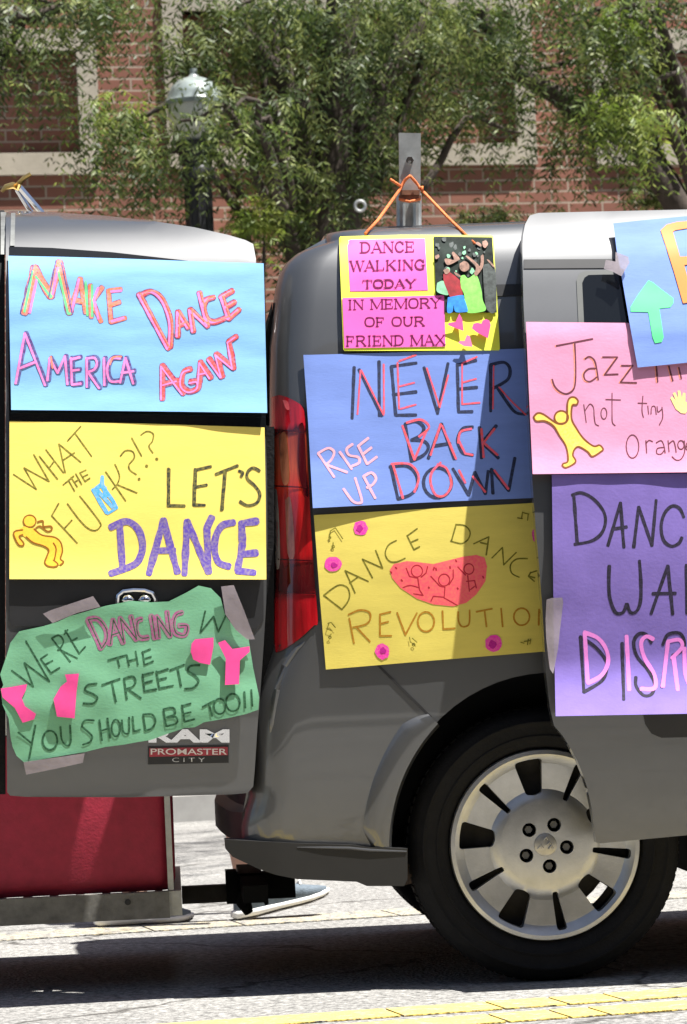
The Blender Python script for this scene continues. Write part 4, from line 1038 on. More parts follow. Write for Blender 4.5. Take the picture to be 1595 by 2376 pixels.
# 4 memorial board
K4 = 560/1568
p4 = Sheet('memorial_sign', 'neon yellow and pink sign with a crowd photo, hung by the orange cord', [(300, 90), (310, 80), (700, 70), (1290, 72), (1302, 80), (1325, 450), (1345, 810), (1340, 820), (800, 822), (335, 823), (328, 815)], Ybody, .012, mat('lime_board', (.80, .86, .06), .6, 0, .03, 4), (680, 520, K4, 660/1848), wave=.001, wscale=(3, 3), thick=.004, seed=4, cat='sign')
hp = mat('neon_pink_paper', (.86, .12, .46), .65, 0, .08, 8, bump=.1, bscale=12, spec=.3)
p4.poly([[(352, 100), (858, 93), (878, 430), (372, 437)]], hp, name='pink_sheet', th=.0008); p4.poly([[(322, 480), (982, 462), (992, 795), (335, 806)]], hp, name='pink_sheet', th=.0008)
G = {'D': ('T.18,0 .18,1;~T.18,.02 .6,.04 .85,.3 .85,.7 .6,.96 .18,.98', 1.0), 'A': ('t.12,1 .48,0;T.48,0 .88,1;t.25,.66 .74,.66', 1.05), 'N': ('t.15,0 .15,1;T.15,0 .85,1;t.85,0 .85,1', 1.05), 'C': ('~T.85,.25 .6,.02 .3,.1 .14,.4 .14,.6 .3,.9 .6,.98 .86,.8;t.85,.02 .85,.28', .95), 'E': ('T.2,0 .2,1;t.2,.03 .82,.03;t.82,.03 .82,.25;t.2,.5 .65,.5;t.65,.36 .65,.62;t.2,.97 .85,.97;t.85,.97 .85,.75', .95),
     'W': ('T.08,0 .3,1;t.3,1 .52,0;T.52,0 .74,1;t.74,1 .96,0', 1.35), 'L': ('T.2,0 .2,1;t.2,.97 .85,.97;t.85,.97 .85,.7', .9), 'K': ('T.2,0 .2,1;t.82,0 .25,.55;T.4,.42 .88,1', 1.05), 'I': ('T.5,0 .5,1', .55), 'G': ('~T.85,.25 .6,.02 .3,.1 .14,.4 .14,.6 .3,.9 .6,.98 .82,.9;T.82,.55 .82,.95;t.85,.02 .85,.28;t.65,.55 .98,.55', 1.05), 'T': ('T.5,0 .5,1;t.08,.03 .92,.03;t.08,.03 .08,.25;t.92,.03 .92,.25', 1.0), 'O': ('~T.5,.01 .22,.1 .1,.5 .22,.9 .5,.99;~T.5,.01 .78,.1 .9,.5 .78,.9 .5,.99', 1.05),
     'Y': ('T.1,0 .5,.52;t.9,0 .5,.52;T.5,.52 .5,1', 1.0), 'M': ('t.12,0 .12,1;T.12,0 .5,.95;t.5,.95 .88,0;T.88,0 .88,1', 1.3), 'R': ('T.18,0 .18,1;~T.18,.02 .6,.03 .78,.15 .75,.38 .55,.5 .18,.5;T.5,.5 .9,1', 1.05), 'F': ('T.2,0 .2,1;t.2,.03 .82,.03;t.82,.03 .82,.25;t.2,.5 .65,.5;t.65,.36 .65,.62', .92), 'U': ('~T.18,0 .18,.7 .35,.97 .6,.97 .8,.7 .82,0', 1.05), 'X': ('T.1,0 .88,1;t.88,0 .1,1', 1.0), ' ': ('', .55)}
SER = {'D': [(.12, 0), (.12, 1)], 'A': [(.12, 1), (.88, 1)], 'N': [(.15, 0), (.15, 1), (.85, 0)], 'E': [(.16, 0), (.16, 1)], 'W': [(.08, 0), (.52, 0), (.94, 0)], 'L': [(.2, 0), (.16, 1)], 'K': [(.2, 0), (.2, 1), (.82, 0), (.86, 1)], 'I': [(.5, 0), (.5, 1)], 'T': [(.5, 1)], 'Y': [(.1, 0), (.9, 0), (.5, 1)], 'M': [(.12, 0), (.12, 1), (.88, 0), (.88, 1)], 'R': [(.18, 0), (.18, 1), (.88, 1)], 'F': [(.2, 0), (.2, 1)], 'U': [(.18, 0), (.82, 0)], 'X': [(.1, 0), (.88, 0), (.1, 1), (.88, 1)]}
def serif(sh, rows, m):
    thick, thin = [], []
    for txt, x0, y0, x1, y1, sk in rows:
        tot = sum(G[c][1] for c in txt); kx = (x1-x0)/tot; x = x0; h = y1-y0
        for c in txt:
            g, adv = G[c]; wd = kx*adv
            conv = lambda u, v: '%.1f,%.1f' % (x+u*wd, y0+v*h + sk*(x+u*wd-x0)/(x1-x0))
            for part in g.split(';'):
                if not part: continue
                sm = part[0] == '~'; part = part.lstrip('~'); kind = part[0]
                q = ' '.join(conv(*map(float, a.split(','))) for a in part[1:].split())
                (thick if kind == 'T' else thin).append(('~' if sm else '') + q)
            for u, v in SER.get(c, []): thin.append(conv(u-.12/adv, v) + ' ' + conv(u+.12/adv, v))
            x += wd
    sh.strokes(';'.join(thick), 11, m, jit=.03, taper=1); sh.strokes(';'.join(thin), 5.5, m, jit=.03, taper=1, name='serif')
serif(p4, [('DANCE', 435, 118, 795, 186, -6), ('WALKING', 368, 240, 860, 304, -10), ('TODAY', 450, 364, 800, 416, -6), ('IN MEMORY', 352, 494, 962, 556, -14), ('OF OUR', 462, 608, 858, 666, -6), ('FRIEND MAX', 342, 728, 992, 792, -8)], ink('print_maroon', srgb(95, 12, 62), srgb(245, 95, 175), .95))
# the photo print: dark crowd, red shirt, lime shirt
ph = mat('photo_dark', (.020, .027, .023), .75, 0, .8, 26, spec=.15)
p4.poly([[(915, 80), (1295, 85), (1325, 575), (985, 575), (985, 462), (930, 462)]], ph, name='photo_print', th=.0006)
k5 = lambda x, y: ((940+x*240/1568-680)/K4, (520+y*300/1960-520)/(660/1848))
def p4p(pts, m, name, step=5): p4.poly([[k5(*q) for q in pts]], m, name=name, step=step, smooth=True)
skin = mat('print_skin', srgb(150, 115, 100), .75, 0, .5, 110); lime = mat('print_lime', srgb(135, 215, 95), .75, 0, .3, 60); prd = mat('print_red', srgb(150, 32, 42), .75, 0, .4, 60); pbl = mat('print_blue', srgb(40, 135, 225), .75, 0, .35, 60); pgr = mat('print_grey', srgb(70, 76, 74), .75, 0, .6, 90); gls = mat('print_pale_green', srgb(130, 190, 150), .75, 0, .3, 50)
for _ in range(34):
    qx, qy = rnd.uniform(480, 1320), rnd.uniform(230, 1000); qr = rnd.uniform(12, 38)
    p4p([(qx+qr*math.cos(t)*rnd.uniform(.6, 1.3), qy+qr*1.2*math.sin(t)*rnd.uniform(.6, 1.3)) for t in [k*2*math.pi/7 for k in range(7)]], pgr if rnd.random() < .75 else gls, 'printed_crowd', 4)
p4p([(1180, 620), (1290, 600), (1370, 700), (1380, 1300), (1240, 1290), (1200, 1000)], pgr, 'printed_figure')
p4p([(490, 890), (580, 860), (640, 960), (660, 1070), (560, 1060), (480, 1010)], gls, 'printed_figure')
p4p([(840, 790), (900, 770), (960, 820), (1060, 760), (1110, 820), (1160, 1000), (1180, 1150), (1230, 1280), (1160, 1330), (930, 1330), (900, 1080), (850, 950)], lime, 'printed_shirt')
p4p([(580, 760), (650, 720), (740, 770), (830, 850), (850, 950), (870, 1080), (700, 1110), (640, 1000), (590, 870)], prd, 'printed_shirt')
p4p([(650, 1110), (870, 1075), (900, 1130), (950, 1290), (930, 1330), (770, 1330), (740, 1230), (720, 1330), (640, 1330)], pbl, 'printed_shorts')
for pts in ([(830, 600), (900, 560), (965, 600), (970, 680), (900, 720), (835, 680)], [(920, 490), (960, 485), (1130, 640), (1080, 770), (1050, 740), (1070, 640)], [(1150, 480), (1190, 470), (1185, 640), (1090, 780), (1060, 750), (1140, 620)], [(710, 440), (740, 420), (830, 520), (790, 560), (650, 620), (600, 540), (640, 520), (740, 540)], [(580, 700), (650, 670), (680, 720), (620, 760)], [(1175, 260), (1230, 250), (1260, 300), (1220, 360), (1180, 330)], [(1070, 280), (1110, 270), (1160, 310), (1150, 340), (1090, 310)], [(1240, 540), (1270, 540), (1360, 640), (1340, 650)], [(745, 720), (830, 770), (850, 800), (770, 770)], [(455, 480), (510, 460), (520, 500), (470, 530)]):
    p4p(pts, skin, 'printed_skin')
ht = mat('heart_paper', (.80, .07, .30), .6, 0, .1, 30); ht2 = mat('pale_heart_paper', (.82, .17, .36), .6, 0, .1, 30)
for pts, m in (([(825, 1355), (870, 1440), (890, 1620), (780, 1580), (655, 1530), (660, 1500), (770, 1480)], ht), ([(1230, 1440), (1280, 1460), (1300, 1530), (1260, 1730), (1090, 1640), (1015, 1580), (1040, 1510), (1100, 1495), (1160, 1510), (1180, 1460)], ht), ([(940, 1680), (985, 1700), (1025, 1860), (900, 1850), (810, 1800), (830, 1770), (905, 1770)], ht2)):
    p4.poly([[k5(*q) for q in pts]], m, name='paper_heart', step=6, th=.0006)
# orange cord
bm = NB(); Yp = .355
top = px(952, 408, Yp - .012)
def cordpt(x, y, Y): return px(x, y, Y)
aL = hit(848, 542, p4.Y, .004); aR = hit(1103, 566, p4.Y, .004)
tube(bm, [aL, aL.lerp(px(905, 478, .33), .5) + Vector((0, -.004, -.002)), px(928, 440, Yp), px(940, 418, Yp), top], .0038, 8)
tube(bm, [top, px(966, 424, Yp), px(978, 440, Yp), aR.lerp(px(978, 440, Yp), .5) + Vector((0, -.004, -.004)), aR], .0038, 8)
tube(bm, [px(930, 432, Yp), px(918, 424, Yp-.01), px(906, 416, Yp-.015)], .0035, 7)
tube(bm, [px(972, 436, Yp), px(981, 434, Yp-.01), px(983, 444, Yp-.01)], .0035, 7)
tube(bm, [px(926, 462, .36), px(950, 468, .352), px(976, 462, .36)], .0035, 7)
tag(obj('cord', bm, mat('orange_cord', (.78, .20, .06), .8, 0, .2, 200, bump=.5, bscale=300), sharp=0), 'orange cord tied round the roof post, holding the memorial sign', 'cord')

# 5 NEVER BACK DOWN
cbl = srgb(85, 120, 205)
def curl5(X, Z): 
    a = max(0, min(1, (1.24-Z)/.15)); b = max(0, min(1, (-.16-X)/.35))
    return .022*a*b
p5 = Sheet('poster', 'royal blue poster reading NEVER BACK DOWN, partly in the shadow of the side door', [(68, 850), (400, 842), (800, 830), (1200, 818), (1510, 808), (1640, 806), (1680, 1775), (1540, 1780), (1000, 1802), (500, 1826), (130, 1845), (100, 1300)], Ybody, .006, paper('royal_blue_paper', (.165, .25, .59), .06), (680, 520, K4, 660/1848), wave=.0032, wscale=(4, 6), seed=5, curl=curl5)
dk = ink('charcoal_marker', srgb(40, 44, 64), cbl, .9); rd_ = ink('red_crayon', srgb(235, 85, 85), cbl, .75); pkk = ink('pale_pink_crayon', srgb(240, 170, 180), cbl, .8)
p5.strokes('398,930 385,1262;430,945 578,1245;560,892 562,1245;640,925 668,1240;640,925 802,902;650,1108 802,1090;668,1242 800,1240;852,932 940,1230 1008,905;1068,910 1076,1218;1070,916 1190,886;1075,1072 1196,1060;1076,1220 1166,1218;1285,915 1285,1215;~1285,915 1370,898 1410,940 1395,1010 1300,1068;~1330,1062 1400,1170 1450,1225 1510,1235;730,1300 770,1540;~730,1298 800,1282 850,1320 830,1370 770,1402;~770,1402 850,1410 880,1450 850,1500 770,1540;880,1522 965,1298 1050,1525;912,1442 1022,1425;~1168,1318 1105,1328 1072,1390 1082,1450 1110,1490 1168,1500;1212,1320 1226,1520;1322,1310 1228,1420 1335,1520;640,1590 682,1782;~630,1578 740,1572 800,1630 805,1710 760,1760 682,1785;o940,1680,92,98;1040,1590 1142,1760 1182,1612 1250,1752 1270,1605;1300,1750 1290,1592 1402,1732 1442,1520', 21, dk)
p5.strokes('440,950 420,1235;445,950 590,1240;590,910 592,1230;680,900 690,1200;690,890 800,850;690,1055 790,1030;700,1200 800,1172;870,935 955,1190 1010,980;1100,905 1100,1170;1105,902 1196,862;1100,1030 1190,1005;1100,1170 1215,1160;1305,920 1300,1200;~1340,1060 1420,1150 1515,1240', 11, rd_, label='thin red crayon strokes')
p5.strokes('712,1310 790,1530;~740,1290 830,1270 885,1320 820,1380;870,1340 790,1530;895,1500 960,1300;970,1310 1060,1525;1075,1400 1120,1490 1168,1500;~1160,1330 1090,1350 1075,1420;1225,1330 1240,1515;1310,1330 1240,1420 1330,1500;650,1560 715,1780;~640,1558 760,1560 818,1640 790,1740;~960,1550 905,1610 895,1680 930,1760 990,1760 1030,1690 1000,1590 940,1560;1080,1600 1120,1680;1170,1640 1250,1740;1310,1600 1400,1720', 15, rd_, label='red crayon strokes')
p5.strokes('165,1490 268,1642;~165,1488 230,1455 268,1480 250,1530 215,1562;215,1562 352,1612;305,1480 382,1590;~388,1430 350,1460 365,1500 425,1515 430,1550 385,1572;425,1440 482,1558;425,1442 490,1390;450,1498 510,1452;485,1558 545,1512;~330,1720 390,1800 440,1810 445,1780 405,1650;460,1640 535,1780;~460,1638 510,1615 540,1650 520,1690 482,1712', 16, pkk, label='pale pink RISE UP lettering')

# 6 DANCE DANCE
K6 = 600/1568; cy6 = srgb(228, 214, 78)
p6 = Sheet('poster', 'mustard yellow poster with red lips full of stick dancers and magenta dots', [(75, 118), (400, 100), (900, 72), (1395, 45), (1560, 36), (1620, 938), (1480, 945), (800, 1000), (148, 1055), (110, 600)], Ybody, .005, paper('mustard_paper', (.64, .53, .11), .06), (700, 1150, K6, 420/1098), wave=.0028, wscale=(4, 5), seed=6)
pen = ink('pencil_olive', srgb(92, 88, 20), cy6, .85); obr = ink('brown_crayon', srgb(165, 110, 25), cy6, .85); lipc = ink('lip_red', srgb(238, 88, 105), cy6, .93); dre = ink('dark_red_pen', srgb(165, 25, 45), srgb(238, 88, 105), .9); mag = ink('magenta_crayon', srgb(225, 50, 165), cy6, .9, 200)
p6.strokes('135,605 245,690;~135,605 220,545 275,555 292,600 280,645 245,690;325,590 265,455 405,520;292,530 345,492;430,498 370,385 492,440 450,332;~575,272 528,300 508,350 530,395 575,402 628,380;640,242 682,328;640,245 702,200;660,285 706,265;682,328 716,310;938,175 908,278;~935,175 990,182 1022,220 1010,265 970,290 905,275;1045,292 1136,250 1120,360;1085,285 1132,296;1155,378 1218,315 1226,420 1302,345;~1370,382 1305,385 1268,420 1275,470 1320,495;1390,465 1376,490 1412,520;1388,468 1430,455;1382,490 1415,498', 9, pen)
p6.strokes('290,745 318,895;~285,722 350,695 408,705 418,745 390,780 312,800;335,800 415,885;476,720 476,850;476,720 540,705;476,778 526,765;476,852 546,850;580,710 630,845 700,712;o755,765,50,60;855,700 860,810 930,805;~950,705 952,760 970,792 1000,792 1018,770 1020,695;1060,705 1155,686;1110,698 1122,795;1210,685 1220,795;o1335,735,48,52;1438,785 1440,690 1490,780', 11, obr, label='brown crayon letters')
p6.poly([[(535, 450), (560, 415), (640, 397), (720, 405), (800, 415), (880, 395), (980, 370), (1060, 360), (1110, 375), (1125, 430), (1115, 520), (1060, 600), (1000, 650), (920, 672), (800, 660), (700, 625), (600, 560), (550, 500)]], lipc, name='drawn_lips', label='pink red lips shape')
p6.strokes('o700,458,34,36;705,500 716,572;635,440 655,490 700,500;725,495 755,470 765,430;716,572 738,605 680,595;~716,560 660,545 615,558;o865,512,34,36;870,555 865,622;785,490 838,548 870,555;895,540 920,500 920,450;865,620 945,665;865,616 800,610 785,640;o1015,445,30,32;1008,485 1018,580;948,432 995,482;1000,520 1050,515 1060,560;1025,570 1050,550', 7, dre)
p6.strokes('570,435 578,442;540,462 546,468;605,510 612,518;805,435 800,450;815,440 818,452;900,430 902,440;770,555 775,560;935,390 940,400;1100,490 1104,500;945,560 950,566', 9, dre, name='dot')
for c_ in ((358, 197, 44, 46), (190, 415, 52, 46), (490, 946, 44, 48), (1165, 897, 52, 54), (1420, 238, 22, 44)): p6.poly([blob(*c_, 16, .1)], mag, name='crayon_dot', step=8, label='magenta crayon dot')
dpk = ink('purple_scribble', srgb(170, 25, 130), srgb(225, 50, 165), .8, 200)
for c_ in ((352, 200, 20, 22), (196, 420, 20, 16), (494, 940, 18, 22), (1160, 902, 24, 24)): p6.poly([blob(*c_, 9, .3)], dpk, name='crayon_dot', step=6)
p6.strokes('170,265 175,215 205,195 250,262;192,285 190,315;o192,310,8,8;o172,255,6,6;160,775 180,770 205,800;165,780 155,810 185,820;165,860 180,840;o172,860,8,6;655,860 660,890;672,865 700,890;o680,905,8,8;1340,100 1335,135;1375,110 1370,150;1340,102 1378,112;1310,135 1340,140;1375,870 1370,905;1390,870 1385,900;1330,890 1350,895;1350,885 1385,880', 6, pen, name='music_note')

# 7 pink Jazz
K7 = 415/1469; cpk = srgb(248, 165, 205)
def curl7(X, Z): return .012*max(0, min(1.2, (1.27-Z)/.09))**2
p7 = Sheet('poster', 'pale pink poster with a thin handwritten Jazz and a small yellow hand', [(145, 1015), (600, 1020), (1000, 1024), (1469, 1030), (1900, 1034), (1930, 2236), (1469, 2250), (800, 2258), (200, 2265), (165, 1500)], Yslide, .010, paper('pale_pink_paper', (.66, .285, .44), .08, (4, 4, 6)), (1180, 460, K7, 660/2336), wave=.0022, wscale=(5, 7), seed=7, curl=curl7)
br7 = ink('brown_marker', srgb(95, 45, 55), cpk, .98); or7 = ink('orange_tint', srgb(245, 150, 110), cpk, .7)
TX = '395,1212 692,1155;~545,1195 552,1350 552,1490 535,1570 480,1606 425,1590 380,1545 360,1488;~630,1320 665,1302 705,1330 725,1400 738,1490;~715,1398 660,1402 622,1440 630,1490 672,1505 725,1470;775,1305 896,1305 790,1450 900,1445;930,1375 1022,1375 920,1512 1052,1516;1215,1380 1226,1508;1318,1380 1350,1498;1400,1390 1420,1480'
p7.strokes(TX, 13, or7, off=(-8, 2), label='orange shadow strokes'); p7.strokes(TX, 14, br7)
p7.strokes('620,1695 640,1842;~630,1745 670,1690 700,1720 705,1790 715,1850 742,1868;o785,1768,24,46;~852,1600 852,1760 855,1840 878,1866;800,1652 922,1656;~1105,1625 1098,1740 1110,1800;1065,1682 1138,1684;1146,1705 1152,1772;~1172,1772 1178,1715 1205,1712 1215,1775;~1222,1710 1230,1755 1262,1730;~1262,1715 1268,1800 1240,1862', 8, br7)
p7.strokes('o1020,2038,52,96;1130,1990 1136,2092;~1130,2015 1155,1988 1185,1998;~1215,2008 1255,1990 1278,2030 1288,2092;~1275,2045 1225,2055 1220,2095 1255,2100 1280,2070;1312,1990 1320,2082;~1320,2015 1355,1992 1372,2040 1378,2086;o1418,2025,26,36;~1445,1992 1448,2080 1420,2140 1380,2150 1345,2122;~1462,2040 1500,2030 1490,2000 1465,2015 1462,2060 1500,2075', 9, br7)
ylw = ink('yellow_fill', srgb(250, 205, 85), cpk, .9); ob7 = ink('dark_brown_line', srgb(120, 70, 20), cpk, 1.0)
bodyB = [[(208, 1795), (240, 1765), (290, 1775), (385, 1840), (440, 1850), (480, 1820), (485, 1690), (505, 1640), (545, 1635), (572, 1665), (560, 1695), (525, 1705), (520, 1810), (560, 1890), (620, 1975), (700, 2035), (750, 2028), (778, 2060), (760, 2080), (690, 2120), (650, 2080), (580, 2040), (545, 2060), (530, 2110), (552, 2165), (480, 2210), (448, 2200), (450, 2180), (490, 2155), (475, 2040), (420, 1950), (370, 1870), (300, 1830), (230, 1830)], blob(435, 1800, 56, 54, 18, .01)]
p7.poly(bodyB[:1], ylw, name='drawn_dancer', step=9, label='yellow crayon dancer'); p7.poly(bodyB[1:], ylw, name='drawn_dancer', step=9)
oB = bodyB[0] + [bodyB[0][0]]
p7.strokes('~' + ' '.join('%d,%d' % q for q in oB) + ';o435,1800,56,54', 15, ob7, name='dancer_outline')
p7.poly([[(1330, 1640), (1345, 1625), (1375, 1660), (1350, 1600), (1370, 1592), (1395, 1640), (1390, 1580), (1412, 1578), (1425, 1640), (1435, 1595), (1455, 1600), (1455, 1670), (1480, 1680), (1500, 1670), (1495, 1710), (1455, 1768), (1420, 1765), (1375, 1730)]], ink('pale_yellow_fill', srgb(252, 222, 140), cpk, .9), name='drawn_hand', step=8, label='pale yellow hand')

# 8 purple
K8 = 415/1077; cpu = srgb(140, 115, 195)
def curl8(X, Z):
    a = max(0, min(1.6, (.755-Z)/.09)); return .034*a*a
p8 = Sheet('poster', 'large purple poster of thick black letters, lowest on the sliding door', [(262, 55), (600, 52), (1077, 48), (1700, 42), (1720, 1486), (1077, 1495), (700, 1502), (285, 1510), (274, 1000)], lambda X, Z: Yslide(X, Z) - .004, .010, paper('purple_paper', (.185, .13, .41), .10, (4, 4, 5)), (1180, 1080, K8, 900/2336), wave=.003, wscale=(5, 6), seed=8, curl=curl8)
bk8 = ink('black_marker_thick', srgb(32, 29, 40), cpu, .95); pk8 = ink('pink_chalk', srgb(225, 130, 205), cpu, .85)
p8.strokes('395,190 415,470;~385,178 440,165 510,200 570,270 585,340 560,410 500,455 400,475;600,482 675,225 696,492;635,382 712,370;755,492 785,250 865,482 890,210;~1056,310 1030,258 985,245 940,290 920,370 935,450 980,486 1025,470 1045,435', 20, bk8)
p8.strokes('~608,605 605,700 612,800 645,885 690,885 712,835;~715,835 735,885 770,880 795,820 798,700 790,575;860,892 960,605 990,895;870,772 1006,770;1072,600 1078,890 1140,885', 21, bk8)
p8.strokes('435,1035 455,1365;~432,1032 520,1090 585,1170 592,1230 560,1300 455,1365;685,1070 695,1410;~860,1068 830,1018 785,1015 755,1065 775,1150 840,1230 880,1310 865,1375 815,1385 770,1330 768,1275;~930,1080 960,1020 1030,1010 1060,1060 1050,1110 990,1145;925,1335 960,1070', 20, bk8)
p8.strokes('460,1008 478,1305;~458,1005 540,1040 590,1110 600,1190 560,1265 480,1310;712,1028 728,1350;~872,1045 830,1030 800,1070 820,1160 880,1260 880,1340 800,1345;930,1330 962,1060;~962,1060 1030,1050 1045,1095 985,1160;995,1155 1020,1350;~1060,1100 1065,1250 1090,1320', 24, pk8, label='pink chalk letters')
tape(p8, [(230, 808), (260, 798), (325, 795), (331, 820), (322, 900), (310, 1000), (300, 1100), (285, 1180), (270, 1255), (250, 1225), (240, 1150), (228, 1040), (224, 930)], crinkle=.012)

# 9 blue arrow
c9 = srgb(95, 130, 215)
p9 = Sheet('poster', 'blue poster with a green up arrow and orange block letter, taped above the others', [(862, 205), (1100, 180), (1469, 146), (1950, 100), (2010, 1295), (1469, 1350), (1250, 1372), (1062, 1390), (1000, 1050), (930, 640), (890, 430)], lambda X, Z: Yslide(X, Z) + .55*max(0, Z-1.72)**1.3*-1, .018, paper('blue_paper', (.18, .28, .62), .08), (1180, 460, K7, 660/2336), wave=.003, wscale=(5, 8), seed=9)
p9.poly([[(1150, 675), (1185, 690), (1260, 750), (1355, 820), (1355, 860), (1330, 895), (1240, 905), (1275, 1140), (1260, 1180), (1205, 1190), (1185, 1140), (1150, 935), (1005, 930), (1005, 890), (1060, 800)]], mat('neon_green_paper', (.10, .85, .27), .6, 0, .05, 10), name='green_arrow', th=.0008)
p9.poly([[(1250, 262), (1300, 215), (1390, 192), (1469, 186), (1760, 160), (1770, 230), (1469, 246), (1370, 262), (1352, 275), (1410, 478), (1469, 476), (1740, 452), (1748, 520), (1469, 545), (1445, 548), (1469, 640), (1520, 850), (1435, 862), (1360, 600), (1290, 380)]], mat('orange_card', (.90, .23, .03), .6, 0, .05, 10), name='orange_letter', th=.0008)
tape(p9, [(880, 440), (985, 480), (995, 530), (960, 590), (930, 640), (850, 600), (785, 580), (800, 505), (880, 520)], crinkle=.012)

# ------------------------------------------------------------------ cooler, carrier, hitch
YC = .42
cr_m = mat('red_cooler', (.36, .016, .045), .65, 0, .15, 30, bump=.1, bscale=150)
x0 = px(-420, 1900, YC).x; x1 = px(402, 1900, YC).x; z0 = px(200, 2075, YC).z; z1 = px(200, 1700, YC).z
ck = thing('cooler', 'large red cooler standing on the cargo carrier below the open door', 'cooler', ((x0+x1)/2, YC+.47, z0))
def roundbox(bm, a, b, r, dz=0.0, top=0.0):
    pts = []
    for cx, cy_, s in ((b[0]-r, b[1]-r, 0), (a[0]+r, b[1]-r, 90), (a[0]+r, a[1]+r, 180), (b[0]-r, a[1]+r, 270)):
        for k in range(7): t = R_(s+15*k); pts.append((cx+r*math.cos(t), cy_+r*math.sin(t)))
    rg_ = []
    mx_, my_ = (a[0]+b[0])/2, (a[1]+b[1])/2
    for z, f in ((a[2], .97), (a[2]+.015, .99), (a[2]+.03, 1), (b[2]-.02, 1+top), (b[2]-.005, .995+top), (b[2], .98+top)):
        rg_.append([bm.verts.new((mx_+(x-mx_)*f, my_+(y-my_)*f, z)) for x, y in pts])
    n = len(pts)
    for p, q in zip(rg_[:-1], rg_[1:]):
        for k in range(n): bm.faces.new((p[k], p[(k+1) % n], q[(k+1) % n], q[k]))
    bm.faces.new(rg_[0][::-1]); bm.faces.new(rg_[-1])
bm = NB(); roundbox(bm, (x0, YC, z0), (x1, YC+.95, z1), .05, top=.004); obj('tub', bm, cr_m, ck, 40)
bm = NB(); roundbox(bm, (x0-.008, YC-.008, z1+.002), (x1+.008, YC+.958, z1+.07), .05); obj('lid', bm, mat('white_lid', (.7, .7, .68), .5), ck, 40)
bm = NB(); zz = z1-.06
tube(bm, [(x1+.005, YC+.12, zz), (x1+.03, YC+.13, zz-.02), (x1+.03, YC+.37, zz-.02), (x1+.005, YC+.38, zz)], .010, 8); obj('handle', bm, black_trim, ck)

YR = .36
cxr = px(393, 2080, YR).x; zr0 = px(390, 2130, YR).z; zr1 = px(390, 2068, YR).z
cc = thing('cargo_carrier', 'weathered steel cargo carrier hitched behind the van, carrying the cooler', 'cargo carrier', (cxr-.3, VW/2, zr0))
bm = NB(); xl = cxr - .62
box(bm, (xl, YR, zr0), (cxr, YR+.035, zr1)); obj('end_rail', bm, steel_dirty, cc)
bm = NB(); box(bm, (xl, VW-YR-.035, zr0), (cxr, VW-YR, zr1)); obj('end_rail', bm, steel_dirty, cc)
bm = NB(); box(bm, (cxr-.003, YR+.037, zr0+.002), (cxr+.03, VW-YR-.037, zr1-.002)); obj('side_rail', bm, galv, cc)
bm = NB(); box(bm, (xl-.03, YR+.037, zr0+.002), (xl+.003, VW-YR-.037, zr1-.002)); obj('side_rail', bm, galv, cc)
bm = NB()
for k in range(9): xk = xl + .02 + (cxr-xl-.06)*k/8; box(bm, (xk, YR+.037, zr0+.004), (xk+.02, VW-YR-.037, zr0+.012))
obj('floor_slats', bm, steel_dirty, cc)
bm = NB(); lathe(bm, [(0, 0), (.007, 0), (.0075, .004), (0, .0045)], 12, lambda a, b, h: px(297, 2093, YR) + Vector((a, -.0005-h, b))); obj('bolt', bm, mat('dark_bolt', (.02, .02, .02), .6), cc)
bm = NB(); pp = px(404, 1900, YR+.06); box(bm, (cxr-.002, YR+.04, zr1), (cxr+.012, YR+.055, z1-.02)); obj('upright', bm, galv, cc)
YT = VW/2
a = px(392, 2080, YT); b = px(560, 2068, YT); zt = (a.z+b.z)/2
bm = NB(); box(bm, (cxr+.031, YT-.025, zt-.022), (px(600, 2060, YT).x, YT+.025, zt+.022)); obj('hitch_bar', bm, mat('bar_black', (.028, .024, .02), .6, .3, .3, 30), cc)
rec = NB(); ax = px(531, 2060, YT-.05).x; bx = px(686, 2060, YT-.05).x; zc0 = px(620, 2083, YT).z; zc1 = px(620, 2022, YT).z
box(rec, (ax, YT-.045, zc0), (bx, YT+.045, zc1)); box(rec, (ax-.006, YT-.055, zc0-.008), (ax+.022, YT+.055, zc1+.008))
box(rec, (ax+.03, .45, zc0+.02), (ax+.09, VW-.45, zc1-.005))
obj('hitch_receiver', rec, mat('matte_black', (.005, .005, .005), .8, spec=.2), van)
bm = NB(); q = px(566, 2100, YT-.06); tube(bm, [q + Vector((0, 0, .035)), q + Vector((.0, 0, .005)), q + Vector((.012, -.01, -.02))], [.016, .02, .012], 9); tube(bm, [q + Vector((-.005, -.01, .02)), q + Vector((.05, -.012, .015)), q + Vector((.06, -.01, 0))], .006, 7)
obj('hitch_pin', bm, bpy.data.materials['matte_black'], cc)

# ------------------------------------------------------------------ silver and gold hooked rods behind the rear door
bm = NB(); Yg = .55
g0 = px(38, 437, Yg); gold = mat('brass', (.65, .45, .16), .3, .9, .2, 60)
root = thing('clothes_rack_top', 'two silver tubes with gold hooked tips poking up behind the rear door', 'rack', (px(90, 500, Yg).x, Yg, z1+.08))
tube(bm, [px(44, 432, Yg), px(96, 492, Yg), px(190, 605, Yg), px(250, 690, Yg)], .0075, 10); tube(bm, [px(40, 440, Yg+.03), px(72, 492, Yg+.03), px(140, 600, Yg+.03), px(190, 690, Yg+.03)], .0065, 10)
obj('rod', bm, chrome, root)
bm = NB(); tube(bm, [px(4, 445, Yg-.01), px(14, 434, Yg-.01), px(30, 430, Yg-.01), px(42, 434, Yg), px(46, 424, Yg-.02), px(56, 413, Yg-.02), px(72, 404, Yg-.02)], [.004, .0075, .0085, .010, .007, .006, .0055], 9)
obj('hook', bm, gold, root)

